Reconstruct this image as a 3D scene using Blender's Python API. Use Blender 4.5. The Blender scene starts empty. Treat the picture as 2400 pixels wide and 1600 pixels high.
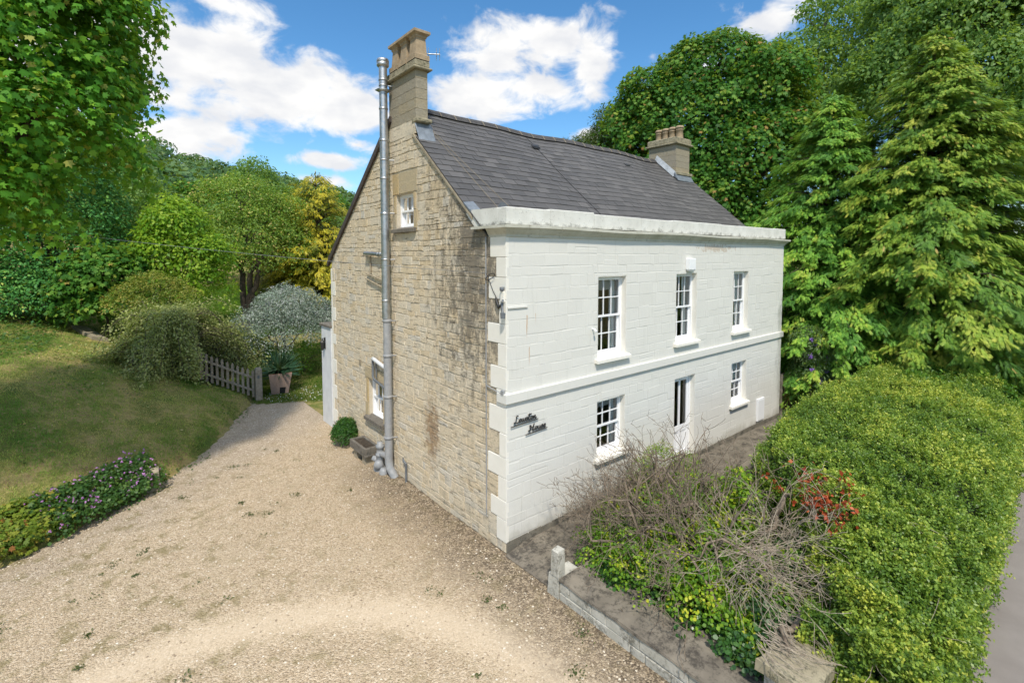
import bpy, math, random
import numpy as np
from math import sin, cos, pi, radians

# ------------------------------------------------------------------ camera, world, sun, exposure
scene = bpy.context.scene
COL = scene.collection
cam_data = bpy.data.cameras.new('camera')
cam_data.lens = 17.310
cam_data.sensor_width = 36.0
cam_data.shift_y = -136.97 / 2400.0
cam_data.clip_end = 6000.0
cam = bpy.data.objects.new('camera', cam_data)
cam.location = (-5.4975, -6.7844, 5.4328)
cam.rotation_euler = (radians(90.0 - 3.0664), 0.0, -0.69216)
COL.objects.link(cam)
scene.camera = cam

SUN = np.array([-0.58, -0.81, 1.38]); SUN = SUN / np.linalg.norm(SUN)      # direction towards the sun
SUN_EL = math.asin(SUN[2]); SUN_AZ = math.atan2(SUN[0], SUN[1])             # azimuth clockwise from +Y
sun_data = bpy.data.lights.new('sun', 'SUN')
sun_data.energy = 2.25
sun_data.angle = radians(3.0)
sun_data.color = (1.0, 0.93, 0.81)
sun = bpy.data.objects.new('sun', sun_data)
from mathutils import Vector
sun.rotation_euler = Vector(-SUN).to_track_quat('-Z', 'Y').to_euler()
sun.location = (-30, -20, 40)
COL.objects.link(sun)

scene.view_settings.view_transform = 'Standard'
scene.view_settings.look = 'None'
scene.view_settings.exposure = 1.02
scene.view_settings.gamma = 1.0

world = bpy.data.worlds.new('World'); scene.world = world; world.use_nodes = True


def build_world():
    nt = world.node_tree; nt.nodes.clear()
    N = nt.nodes; L = nt.links
    out = N.new('ShaderNodeOutputWorld'); bg = N.new('ShaderNodeBackground')
    sky = N.new('ShaderNodeTexSky'); sky.sky_type = 'NISHITA'; sky.sun_disc = False
    sky.sun_elevation = SUN_EL; sky.sun_rotation = SUN_AZ
    sky.air_density = 1.0; sky.dust_density = 0.1; sky.ozone_density = 4.0; sky.altitude = 100
    tc = N.new('ShaderNodeTexCoord')
    sep = N.new('ShaderNodeSeparateXYZ'); L.new(tc.outputs['Generated'], sep.inputs[0])

    def mth(op, a, b=None, c=None):
        n = N.new('ShaderNodeMath'); n.operation = op
        for i, v in enumerate((a, b, c)):
            if v is None: continue
            if isinstance(v, (int, float)): n.inputs[i].default_value = v
            else: L.new(v, n.inputs[i])
        return n.outputs[0]
    az = mth('ARCTAN2', sep.outputs[0], sep.outputs[1])
    el = mth('ARCSINE', sep.outputs[2])
    # cumulus: one soft ellipse per cloud bank, in azimuth / elevation on the sky dome, broken up by noise
    banks = [(7.5, 18.6, 10, 5.8, 1.2), (2.0, 18.0, 7, 6.0, 1.2), (14, 16.6, 11, 4.8, 1.25), (21.0, 15.8, 7, 3.9, 1.2), (-6, 15, 12, 6, .9),
             (6.0, 11.3, 7.5, 2.6, 1.1), (20.0, 10.3, 5.0, 1.1, .9), (18.5, 7.9, 4, 1.0, .9), (22.5, 12, 2.6, 1.2, .8),
             (38.5, 22.4, 7.5, 3.7, 1.15), (44.5, 22.4, 6.5, 3.6, 1.1), (48.3, 21.0, 4.2, 4.4, 1.1), (36.0, 17.3, 7.5, 3.2, 1.15), (42.5, 18.4, 6.5, 3.0, 1.1), (49.0, 13.4, 2.6, 1.2, .9),
             (10.0, 23.4, 5.0, 1.6, .55), (66, 22.5, 6.0, 2.2, .6), (60, 19.5, 5, 1.6, .45),
             (120, 22, 30, 12, 1.1), (170, 26, 30, 14, 1.2), (215, 20, 30, 10, 1.0), (265, 30, 26, 13, 1.0), (310, 24, 26, 13, 1.1), (90, 44, 30, 12, 1.0), (150, 62, 60, 12, 1.0), (300, 60, 50, 11, 1.0), (30, 60, 40, 10, .9)]  # unseen banks round the rest of the sky, added as fill light
    nz = N.new('ShaderNodeTexNoise'); nz.inputs['Scale'].default_value = 13.0; nz.inputs['Detail'].default_value = 9.0
    nz.inputs['Roughness'].default_value = .58; nz.inputs['Distortion'].default_value = .35
    mp = N.new('ShaderNodeMapping'); mp.inputs['Scale'].default_value = (1, 1, 1.55); L.new(tc.outputs['Generated'], mp.inputs[0]); L.new(mp.outputs[0], nz.inputs['Vector'])
    total = None
    for a0, e0, wa, we, s in banks:
        d = mth('SUBTRACT', az, radians(a0 if a0 <= 180 else a0 - 360))
        q = mth('MULTIPLY', d, 1.0 / radians(wa)); q = mth('MULTIPLY', q, q)
        r = mth('MULTIPLY', mth('SUBTRACT', el, radians(e0)), 1.0 / radians(we)); r = mth('MULTIPLY', r, r)
        m = mth('SUBTRACT', 1.0, mth('SQRT', mth('ADD', q, r)))
        m = mth('MULTIPLY', mth('MAXIMUM', m, -1.0), s)
        total = m if total is None else mth('SMOOTH_MAX', total, m, 0.28)
    shape = mth('ADD', mth('MULTIPLY', total, 1.15), mth('MULTIPLY', mth('SUBTRACT', nz.outputs[0], .5), 2.5))
    ramp = N.new('ShaderNodeMapRange'); ramp.interpolation_type = 'SMOOTHSTEP'
    ramp.inputs['From Min'].default_value = 0.02; ramp.inputs['From Max'].default_value = 0.70
    L.new(shape, ramp.inputs['Value'])
    # body shading of the cloud: thinner and greyer towards its base
    nz2 = N.new('ShaderNodeTexNoise'); nz2.inputs['Scale'].default_value = 11.0; nz2.inputs['Detail'].default_value = 6.0
    mp2 = N.new('ShaderNodeMapping'); mp2.inputs['Location'].default_value = (3.1, 1.7, .25); mp2.inputs['Scale'].default_value = (1, 1, 2.1)
    L.new(tc.outputs['Generated'], mp2.inputs[0]); L.new(mp2.outputs[0], nz2.inputs['Vector'])
    cr = N.new('ShaderNodeValToRGB'); L.new(nz2.outputs[0], cr.inputs[0])
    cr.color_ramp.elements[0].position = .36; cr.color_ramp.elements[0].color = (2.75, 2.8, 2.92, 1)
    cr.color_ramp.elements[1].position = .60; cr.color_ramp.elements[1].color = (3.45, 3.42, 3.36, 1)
    hs = N.new('ShaderNodeHueSaturation'); hs.inputs['Saturation'].default_value = 1.2; hs.inputs['Hue'].default_value = .494; hs.inputs['Value'].default_value = .60; L.new(sky.outputs[0], hs.inputs['Color'])
    mix = N.new('ShaderNodeMix'); mix.data_type = 'RGBA'; mix.clamp_factor = True
    L.new(ramp.outputs[0], mix.inputs[0]); L.new(hs.outputs[0], mix.inputs[6])
    # clouds above the view are boosted as added fill light
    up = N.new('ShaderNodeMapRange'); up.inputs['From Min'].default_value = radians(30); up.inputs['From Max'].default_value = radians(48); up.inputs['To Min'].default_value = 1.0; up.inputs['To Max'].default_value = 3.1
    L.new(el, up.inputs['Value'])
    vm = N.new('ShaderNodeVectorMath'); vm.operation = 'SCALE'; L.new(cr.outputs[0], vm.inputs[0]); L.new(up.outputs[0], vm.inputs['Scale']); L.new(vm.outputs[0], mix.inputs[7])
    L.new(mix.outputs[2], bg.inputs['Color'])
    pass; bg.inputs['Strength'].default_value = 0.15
    L.new(bg.outputs[0], out.inputs['Surface'])


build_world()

# ------------------------------------------------------------------ small helpers
rng = np.random.default_rng(11)
random.seed(5)


def nrm(v):
    v = np.asarray(v, float)
    return v / np.maximum(np.linalg.norm(v, axis=-1, keepdims=True), 1e-9)


_nd = np.random.default_rng(77)
_ND = [(nrm(_nd.normal(size=3)) * f, _nd.uniform(0, 6.28), 1.0 / f ** .8) for f in (0.7, 0.9, 1.3, 1.7, 2.3, 3.1, 4.1, 5.3) for _ in range(2)]


def snoise(P, scale=1.0):
    P = np.asarray(P, float) * scale * 2.0
    s = 0
    for d, ph, a in _ND:
        s = s + a * np.sin(P @ d + ph)
    return s / 3.2


class MB:
    """collects geometry for ONE mesh object; t is a per-face tint 0..1"""
    def __init__(self):
        self.v = []; self.f = []; self.t = []; self.s = []; self.mi = []; self.mat = 0

    def face(self, pts, t=.5, smooth=False):
        n = len(self.v); self.v.extend([tuple(p) for p in pts]); self.f.append(tuple(range(n, n + len(pts)))); self.t.append(t); self.s.append(smooth); self.mi.append(self.mat)

    def raw(self, V, F, t=.5, smooth=False):
        n = len(self.v); self.v.extend([tuple(p) for p in V])
        for f in F:
            self.f.append(tuple(i + n for i in f)); self.t.append(t); self.s.append(smooth); self.mi.append(self.mat)

    def hexa(self, A, B, t=.5):
        """A, B: matching rings (any n); closes both ends"""
        n = len(A); V = list(A) + list(B)
        F = [tuple(range(n))[::-1], tuple(range(n, 2 * n))] + [(i, (i + 1) % n, n + (i + 1) % n, n + i) for i in range(n)]
        self.raw(V, F, t)

    def box(self, x0, x1, y0, y1, z0, z1, t=.5, b=0.0, fn=None):
        if b > 0:
            V = []
            for z, k in ((z0, 1), (z0 + b, 0), (z1 - b, 0), (z1, 1)):
                e = b * k
                V += [(x0 + e, y0 + e, z), (x1 - e, y0 + e, z), (x1 - e, y1 - e, z), (x0 + e, y1 - e, z)]
            F = [(3, 2, 1, 0), (12, 13, 14, 15)]
            for r in range(3):
                for i in range(4):
                    F.append((r * 4 + i, r * 4 + (i + 1) % 4, r * 4 + 4 + (i + 1) % 4, r * 4 + 4 + i))
        else:
            V = [(x0, y0, z0), (x1, y0, z0), (x1, y1, z0), (x0, y1, z0), (x0, y0, z1), (x1, y0, z1), (x1, y1, z1), (x0, y1, z1)]
            F = [(3, 2, 1, 0), (4, 5, 6, 7), (0, 1, 5, 4), (1, 2, 6, 5), (2, 3, 7, 6), (3, 0, 4, 7)]
        if fn: V = [fn(*p) for p in V]
        self.raw(V, F, t)

    def tube(self, pts, r, n=8, t=.5, caps=True, smooth=True):
        P = np.asarray(pts, float); m = len(P)
        R = np.full(m, r) if np.isscalar(r) else np.asarray(r, float)
        T = np.gradient(P, axis=0); T = nrm(T)
        up = np.array([0, 0, 1.0]) if abs(T[0][2]) < .9 else np.array([1.0, 0, 0])
        a = nrm(np.cross(T[0], up)); V = []
        ang = np.arange(n) * 2 * pi / n
        for i in range(m):
            a = nrm(a - T[i] * (a @ T[i])); b = np.cross(T[i], a)
            V.extend(P[i] + R[i] * (np.cos(ang)[:, None] * a + np.sin(ang)[:, None] * b))
        F = [(i * n + j, i * n + (j + 1) % n, (i + 1) * n + (j + 1) % n, (i + 1) * n + j) for i in range(m - 1) for j in range(n)]
        self.raw(V, F, t, smooth)
        if caps:
            self.face(V[:n][::-1], t); self.face(V[-n:], t)

    def lathe(self, c, prof, n=16, t=.5, axis=(0, 0, 1), smooth=True):
        ax = nrm(axis); up = np.array([1.0, 0, 0]) if abs(ax[0]) < .9 else np.array([0, 1.0, 0])
        a = nrm(np.cross(ax, up)); b = np.cross(ax, a); V = []
        for r, h in prof:
            for k in range(n):
                th = 2 * pi * k / n
                V.append(np.array(c) + ax * h + r * (cos(th) * a + sin(th) * b))
        F = [(i * n + j, i * n + (j + 1) % n, (i + 1) * n + (j + 1) % n, (i + 1) * n + j) for i in range(len(prof) - 1) for j in range(n)]
        self.raw(V, F, t, smooth)

    def build(self, name, mats, parent=None):
        if not isinstance(mats, (list, tuple)): mats = [mats]
        o = root_of(parent)
        off = np.array(o['_loc']) if o is not None else np.zeros(3)
        V = np.asarray(self.v, float) - off
        me = bpy.data.meshes.new(name)
        me.from_pydata([tuple(p) for p in V], [], self.f)
        for m in mats: me.materials.append(m)
        at = me.attributes.new('tint', 'FLOAT', 'FACE'); at.data.foreach_set('value', np.asarray(self.t, np.float32))
        me.polygons.foreach_set('use_smooth', np.asarray(self.s, bool))
        me.polygons.foreach_set('material_index', np.asarray(self.mi, np.int32))
        me.update()
        ob = bpy.data.objects.new(name, me); COL.objects.link(ob)
        if parent is not None: ob.parent = parent
        return ob


ROOT_LOC = {}


def root_of(p):
    if p is None: return None
    while p.parent is not None: p = p.parent
    return {'_loc': ROOT_LOC[p.name]}


def thing(name, label, cat, loc=(0, 0, 0), group=None):
    o = bpy.data.objects.new(name, None); COL.objects.link(o); o.location = loc; o.empty_display_size = .2
    o['label'] = label; o['category'] = cat
    if group: o['group'] = group
    ROOT_LOC[o.name] = tuple(loc)
    return o


def tag(o, label=None, cat=None, group=None, kind=None):
    if label: o['label'] = label
    if cat: o['category'] = cat
    if group: o['group'] = group
    if kind: o['kind'] = kind
    return o


def np_mesh(name, V, loops, starts, mats, tint=None, parent=None, smooth=False, tint_domain='POINT'):
    r = root_of(parent)
    V = np.asarray(V, np.float32)
    if r is not None: V = V - np.array(r['_loc'], np.float32)
    me = bpy.data.meshes.new(name)
    me.vertices.add(len(V)); me.vertices.foreach_set('co', V.ravel())
    me.loops.add(len(loops)); me.loops.foreach_set('vertex_index', np.asarray(loops, np.int32))
    me.polygons.add(len(starts)); me.polygons.foreach_set('loop_start', np.asarray(starts, np.int32))
    me.update(calc_edges=True)
    if smooth: me.polygons.foreach_set('use_smooth', np.ones(len(starts), bool))
    if tint is not None:
        at = me.attributes.new('tint', 'FLOAT', tint_domain); at.data.foreach_set('value', np.asarray(tint, np.float32))
    for m in (mats if isinstance(mats, (list, tuple)) else [mats]): me.materials.append(m)
    ob = bpy.data.objects.new(name, me); COL.objects.link(ob)
    if parent is not None: ob.parent = parent
    return ob


# ------------------------------------------------------------------ materials
class G:
    def __init__(self, name):
        self.m = bpy.data.materials.new(name); self.m.use_nodes = True
        self.nt = self.m.node_tree; self.nt.nodes.clear()
        self.out = self.nt.nodes.new('ShaderNodeOutputMaterial')
        self.tc = None

    def n(self, typ, **kw):
        x = self.nt.nodes.new('ShaderNode' + typ)
        for k, v in kw.items(): setattr(x, k, v)
        return x

    def l(self, a, b): self.nt.links.new(a, b)

    def co(self):
        if self.tc is None: self.tc = self.n('TexCoord')
        return self.tc.outputs['Object']

    def geo(self):
        return self.n('NewGeometry').outputs['Position']

    def mp(self, scale=(1, 1, 1), loc=(0, 0, 0), rot=(0, 0, 0), vec=None):
        x = self.n('Mapping'); x.inputs['Scale'].default_value = scale; x.inputs['Location'].default_value = loc; x.inputs['Rotation'].default_value = rot
        self.l(vec if vec is not None else self.co(), x.inputs[0]); return x.outputs[0]

    def noise(self, scale, detail=4, rough=.55, vec=None, dist=0):
        x = self.n('TexNoise'); x.inputs['Scale'].default_value = scale; x.inputs['Detail'].default_value = detail; x.inputs['Roughness'].default_value = rough
        x.inputs['Distortion'].default_value = dist
        self.l(vec if vec is not None else self.co(), x.inputs['Vector']); return x.outputs[0]

    def vor(self, scale, vec=None, out='Color', feature='F1', rnd=1):
        x = self.n('TexVoronoi'); x.feature = feature; x.inputs['Scale'].default_value = scale; x.inputs['Randomness'].default_value = rnd
        self.l(vec if vec is not None else self.co(), x.inputs['Vector']); return x.outputs[out]

    def ramp(self, fac, stops, interp='LINEAR'):
        x = self.n('ValToRGB'); cr = x.color_ramp; cr.interpolation = interp
        while len(cr.elements) < len(stops): cr.elements.new(.5)
        for e, (p, c) in zip(cr.elements, stops):
            e.position = p; e.color = (c[0], c[1], c[2], 1) if not isinstance(c, (int, float)) else (c, c, c, 1)
        self.l(fac, x.inputs[0]); return x.outputs[0]

    def rng(self, fac, a, b, c=0.0, d=1.0, smooth=True):
        x = self.n('MapRange'); x.interpolation_type = 'SMOOTHSTEP' if smooth else 'LINEAR'
        for k, v in zip(('From Min', 'From Max', 'To Min', 'To Max'), (a, b, c, d)): x.inputs[k].default_value = v
        self.l(fac, x.inputs['Value']); return x.outputs[0]

    def math(self, op, a, b=None, c=None):
        x = self.n('Math', operation=op)
        for i, v in enumerate((a, b, c)):
            if v is None: continue
            if isinstance(v, (int, float)): x.inputs[i].default_value = v
            else: self.l(v, x.inputs[i])
        return x.outputs[0]

    def mix(self, fac, a, b, mode='MIX'):
        x = self.n('Mix'); x.data_type = 'RGBA'; x.blend_type = mode; x.clamp_factor = True
        for i, v in ((0, fac), (6, a), (7, b)):
            if isinstance(v, (int, float)): x.inputs[i].default_value = v
            elif isinstance(v, tuple): x.inputs[i].default_value = (v[0], v[1], v[2], 1)
            else: self.l(v, x.inputs[i])
        return x.outputs[2]

    def attr(self, name='tint'):
        x = self.n('Attribute'); x.attribute_name = name; return x.outputs['Fac']

    def xyz(self, vec=None):
        x = self.n('SeparateXYZ'); self.l(vec if vec is not None else self.geo(), x.inputs[0]); return x.outputs

    def bump(self, h, strength=.5, dist=.01, prev=None):
        x = self.n('Bump'); x.inputs['Strength'].default_value = strength; x.inputs['Distance'].default_value = dist
        self.l(h, x.inputs['Height'])
        if prev is not None: self.l(prev, x.inputs['Normal'])
        return x.outputs[0]

    def pbr(self, col, rough=.7, normal=None, metal=0.0, spec=.4):
        x = self.n('BsdfPrincipled')
        if isinstance(col, tuple): x.inputs['Base Color'].default_value = (*col, 1)
        else: self.l(col, x.inputs['Base Color'])
        if isinstance(rough, (int, float)): x.inputs['Roughness'].default_value = rough
        else: self.l(rough, x.inputs['Roughness'])
        x.inputs['Metallic'].default_value = metal; x.inputs['Specular IOR Level'].default_value = spec
        if normal is not None: self.l(normal, x.inputs['Normal'])
        self.bs = x
        self.l(x.outputs[0], self.out.inputs['Surface']); return x.outputs[0]


def simple(name, c1, c2, scale=6, rough=.7, bump=.3, bscale=40, metal=0, spec=.4, bdist=.006):
    g = G(name)
    col = g.ramp(g.noise(scale, 6, .6), [(.3, c1), (.7, c2)])
    g.pbr(col, rough, g.bump(g.noise(bscale, 5), bump, bdist), metal, spec)
    return g.m


def leafmat(name, stops, trans=.35, rough=.5, spec=.35, tcol=None):
    g = G(name)
    col = g.ramp(g.attr(), stops)
    p = g.pbr(col, rough, None, 0, spec)
    t = g.n('BsdfTranslucent')
    tc = g.mix(.75, col, tcol if tcol else (.30, .42, .03))
    g.l(tc, t.inputs[0])
    mx = g.n('MixShader'); mx.inputs[0].default_value = trans
    g.l(p, mx.inputs[1]); g.l(t.outputs[0], mx.inputs[2]); g.l(mx.outputs[0], g.out.inputs['Surface'])
    return g.m


M = {}
M['white_gloss'] = simple('white_gloss_paint', (.80, .80, .81), (.84, .84, .84), 3, .32, .05, 20)
M['cream'] = simple('cream_masonry_paint', (.74, .71, .63), (.80, .77, .70), 3, .6, .25, 45)
M['white_plastic'] = simple('white_plastic', (.78, .79, .80), (.82, .82, .82), 3, .35, .02, 20)
M['black_iron'] = simple('black_iron', (.012, .012, .013), (.03, .03, .03), 10, .45, .2, 60)
M['grey_plastic'] = simple('grey_painted_pipe', (.23, .24, .25), (.34, .34, .34), 9, .45, .15, 30)
M['dark_grey_plastic'] = simple('dark_grey_pipe', (.10, .11, .12), (.16, .17, .18), 9, .45, .15, 30)
M['lead'] = simple('lead_flashing', (.13, .15, .17), (.24, .27, .30), 8, .5, .3, 20)
M['lead'].node_tree.nodes['Principled BSDF'].inputs['Metallic'].default_value = .3
M['pot'] = simple('clay_chimney_pot', (.25, .185, .115), (.40, .305, .195), 9, .8, .3, 40)
M['bark'] = simple('bark', (.05, .04, .03), (.13, .10, .075), 8, .9, .8, 30, bdist=.02)
M['bark_pale'] = simple('pale_bark', (.14, .12, .09), (.28, .25, .19), 8, .9, .6, 30, bdist=.02)
M['fence_wood'] = simple('weathered_wood', (.24, .19, .14), (.40, .335, .26), 12, .85, .4, 50)
M['dark_room'] = simple('room_wall', (.34, .31, .26), (.44, .40, .34), 2, .9, .1, 10)
M['curtain'] = simple('curtain_cloth', (.86, .85, .83), (.90, .89, .87), 6, .9, .1, 60)
M['blind'] = simple('blind_cloth', (.36, .36, .35), (.46, .46, .45), 6, .9, .1, 60)
M['soil'] = simple('soil', (.030, .023, .016), (.085, .065, .045), 7, .95, 1.0, 25, bdist=.03)
M['planter_side'] = simple('terracotta_render', (.26, .095, .055), (.36, .15, .095), 6, .85, .3, 40)
M['planter_front'] = simple('pebbledash', (.27, .17, .13), (.44, .32, .26), 60, .9, .8, 120)
M['limewall'] = simple('white_render', (.55, .56, .57), (.66, .67, .67), 3, .8, .3, 30)


def m_glass():
    g = G('window_glass')
    fr = g.n('Fresnel'); fr.inputs[0].default_value = 1.5
    tr = g.n('BsdfTransparent'); tr.inputs[0].default_value = (.93, .95, .94, 1)
    gl = g.n('BsdfGlossy'); gl.inputs['Roughness'].default_value = .015
    nb = g.bump(g.noise(2.2, 2), .25, .01); g.l(nb, gl.inputs['Normal'])
    mx = g.n('MixShader'); g.l(g.math('ADD', g.math('MULTIPLY', fr.outputs[0], 1.0), .03), mx.inputs[0])
    g.l(tr.outputs[0], mx.inputs[1]); g.l(gl.outputs[0], mx.inputs[2]); g.l(mx.outputs[0], g.out.inputs['Surface'])
    return g.m


M['glass'] = m_glass()


def m_steel():
    g = G('galvanised_steel')
    c = g.ramp(g.noise(5, 5), [(.3, (.38, .39, .40)), (.7, (.54, .55, .56))])
    r = g.rng(g.noise(12, 4), .3, .7, .38, .55)
    g.pbr(c, r, g.bump(g.noise(30, 3), .08, .004), 1.0, .5)
    return g.m


M['steel'] = m_steel()


def m_stone(name, base, warm, grey, stain_and_shade=True, mort=False):
    """Cotswold stone: tint picks the colour of each block; lichen / soot stains and painted undercut shade have a shape of their own"""
    g = G(name)
    P = g.geo(); x, y, z = g.xyz(P)[0:3]
    t = g.attr()
    col = g.ramp(t, [(0.0, grey), (.22, base), (.55, tuple(.5 * (a + b) for a, b in zip(base, warm))), (.86, warm), (1.0, tuple(c * .78 for c in warm))])
    fine = g.noise(22, 8, .65, P)
    col = g.mix(.55, col, g.ramp(fine, [(.3, .62), (.72, 1.22)]), 'MULTIPLY')
    med = g.noise(3.0, 6, .6, P)
    col = g.mix(g.rng(med, .5, .72, 0, .38), col, (.33, .315, .27))
    if stain_and_shade:
        # soot and lichen: a column below the parapet end and streaks along the upper right of the gable
        sm = g.mp((1, 1, .55), vec=P)
        n1 = g.noise(5.5, 8, .68, sm); n2 = g.noise(1.3, 4, .6, g.mp((1, 1, .4), (4, 2, 1), vec=P))
        reg = g.math('MULTIPLY', g.rng(y, 4.4, 1.0), g.rng(z, .8, 4.8, .2, 1.0))
        cl = g.math('MULTIPLY', g.rng(g.math('ABSOLUTE', g.math('SUBTRACT', y, .98)), .75, .1), g.rng(z, 3.6, 5.6))
        cl = g.math('MULTIPLY', cl, .30)
        amt = g.math('ADD', g.math('ADD', g.math('MULTIPLY', reg, .82), cl), g.math('MULTIPLY', g.math('SUBTRACT', n2, .5), .75))
        st = g.rng(g.math('ADD', g.math('ADD', amt, g.math('MULTIPLY', g.math('SUBTRACT', fine, .5), 1.9)), g.math('MULTIPLY', g.math('SUBTRACT', n1, .5), 2.6)), .30, 1.05)
        col = g.mix(g.math('MULTIPLY', st, .74), col, (.075, .068, .058))
        # rusty damp stain half way along the wall
        dy = g.math('MULTIPLY', g.math('SUBTRACT', y, 2.62), 2.3); dz = g.math('MULTIPLY', g.math('SUBTRACT', z, 1.55), .95)
        rr = g.math('SQRT', g.math('ADD', g.math('MULTIPLY', dy, dy), g.math('MULTIPLY', dz, dz)))
        rs = g.rng(g.math('ADD', rr, g.math('MULTIPLY', g.math('SUBTRACT', g.noise(6, 6, .65, P), .5), 2.2)), .95, .2)
        col = g.mix(g.math('MULTIPLY', rs, .7), col, (.20, .105, .038))
        # black lichen, and shade beneath the courses, painted as stretched dark lines
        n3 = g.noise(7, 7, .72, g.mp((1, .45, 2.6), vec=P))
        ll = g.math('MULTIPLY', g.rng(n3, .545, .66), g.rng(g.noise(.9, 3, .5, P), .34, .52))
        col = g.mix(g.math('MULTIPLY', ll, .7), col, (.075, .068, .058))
    if stain_and_shade:
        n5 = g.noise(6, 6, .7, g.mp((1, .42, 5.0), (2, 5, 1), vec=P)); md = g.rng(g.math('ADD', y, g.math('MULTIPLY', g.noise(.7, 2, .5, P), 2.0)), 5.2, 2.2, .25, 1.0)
        col = g.mix(g.math('MULTIPLY', g.math('MULTIPLY', g.rng(n5, .55, .64), md), .72), col, (.085, .077, .066))  # thin dashes painted dark for the shade under undercut courses
    if mort: col = g.mix(.5, col, (.60, .53, .42))
    b = g.bump(fine, .8, .018); b = g.bump(g.noise(60, 5, .7, P), .5, .006, b)
    g.pbr(col, .92, b, 0, .2)
    return g.m


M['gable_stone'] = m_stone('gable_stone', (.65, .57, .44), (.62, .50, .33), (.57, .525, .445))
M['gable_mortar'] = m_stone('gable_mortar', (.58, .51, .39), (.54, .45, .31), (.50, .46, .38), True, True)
M['dressed'] = m_stone('dressed_stone', (.46, .38, .25), (.50, .37, .19), (.40, .37, .30), False)
M['chimney_stone'] = m_stone('chimney_stone', (.30, .265, .20), (.34, .285, .19), (.24, .22, .18), False)
M['garden_stone'] = m_stone('garden_stone', (.37, .33, .25), (.36, .29, .19), (.30, .28, .235), False)


def m_lichen(name, base, base2, dark, amt=.5, scale=5, rough=.9):
    g = G(name); P = g.geo()
    col = g.ramp(g.noise(scale * .6, 6, .6, P), [(.3, base), (.7, base2)])
    n = g.noise(scale, 9, .72, P); n2 = g.noise(scale * 6, 5, .7, P)
    f = g.rng(g.math('ADD', n, g.math('MULTIPLY', g.math('SUBTRACT', n2, .5), .6)), .62 - amt * .22, .86 - amt * .22)
    col = g.mix(g.math('MULTIPLY', f, .85), col, dark)
    g.pbr(col, rough, g.bump(n2, .5, .008), 0, .2)
    return g.m


M['cap'] = m_lichen('weathered_cap', (.27, .235, .16), (.36, .32, .22), (.07, .07, .045), .75, 6)
M['slab_conc'] = m_lichen('dark_concrete', (.125, .108, .085), (.235, .205, .16), (.045, .04, .034), .85, 3.2)
M['sill_dark'] = m_lichen('dark_sill', (.13, .115, .095), (.20, .18, .15), (.05, .045, .04), .6, 8)
M['plinth'] = m_lichen('dark_plinth', (.12, .11, .09), (.22, .20, .16), (.045, .042, .035), .6, 5)
M['white_lichen'] = m_lichen('lichened_white_stone', (.36, .345, .29), (.54, .52, .46), (.12, .11, .085), .75, 5)


def m_facade():
    g = G('painted_stone'); P = g.geo(); x, y, z = g.xyz(P)[0:3]
    t = g.attr()
    col = g.ramp(t, [(0, (.645, .63, .58)), (1, (.685, .67, .62))])
    big = g.noise(.9, 5, .6, P)
    col = g.mix(g.rng(big, .45, .75, 0, .3), col, (.63, .615, .565))
    # damp green-grey grime at the far end and just under the cornice
    n = g.noise(2.4, 7, .7, g.mp((1, 1, .5), vec=P))
    far = g.math('MULTIPLY', g.rng(x, 11.0, 11.75), g.rng(z, 5.4, 3.2))
    f = g.rng(g.math('ADD', g.math('MULTIPLY', far, .45), g.math('MULTIPLY', g.math('SUBTRACT', n, .5), 1.2)), .18, .6)
    col = g.mix(g.math('MULTIPLY', f, .6), col, (.20, .20, .16))
    bs = g.rng(g.math('ADD', z, g.math('MULTIPLY', g.math('SUBTRACT', n, .5), .7)), .46, .22)
    col = g.mix(g.math('MULTIPLY', bs, .45), col, (.33, .31, .25))
    vs = g.noise(3.5, 5, .6, g.mp((2.6, 1, .22), vec=P)); col = g.mix(g.rng(vs, .56, .74, 0, .30), col, (.46, .45, .39))
    # flaked patch under the cornice showing stone
    dx = g.math('MULTIPLY', g.math('SUBTRACT', x, 7.35), .62); dz = g.math('MULTIPLY', g.math('SUBTRACT', z, 5.66), 5.5)
    rr = g.math('SQRT', g.math('ADD', g.math('MULTIPLY', dx, dx), g.math('MULTIPLY', dz, dz)))
    fl = g.rng(g.math('ADD', rr, g.math('MULTIPLY', g.math('SUBTRACT', g.noise(11, 6, .7, P), .5), 3.4)), .55, .35)
    col = g.mix(g.math('MULTIPLY', fl, .6), col, (.45, .34, .24))
    # two rust runs
    for (rx, z0, z1, w) in ((.485, 3.97, 4.36, .016), (.545, 3.45, 3.76, .014), (.70, 4.22, 4.38, .01)):
        d = g.math('ABSOLUTE', g.math('SUBTRACT', g.math('ADD', x, g.math('MULTIPLY', g.math('SUBTRACT', g.noise(7, 2, .5, P), .5), .03)), rx))
        k = g.math('MULTIPLY', g.rng(d, w, w * .2), g.math('MULTIPLY', g.rng(z, z0 - .1, z0 + .2), g.rng(z, z1 + .01, z1 - .02)))
        col = g.mix(g.math('MULTIPLY', k, .8), col, (.42, .20, .05))
    b = g.bump(g.noise(9, 6, .65, P), .28, .012); b = g.bump(g.noise(55, 4, .6, P), .22, .004, b)
    g.pbr(col, .62, b, 0, .3)
    return g.m


M['facade'] = m_facade()


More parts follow.
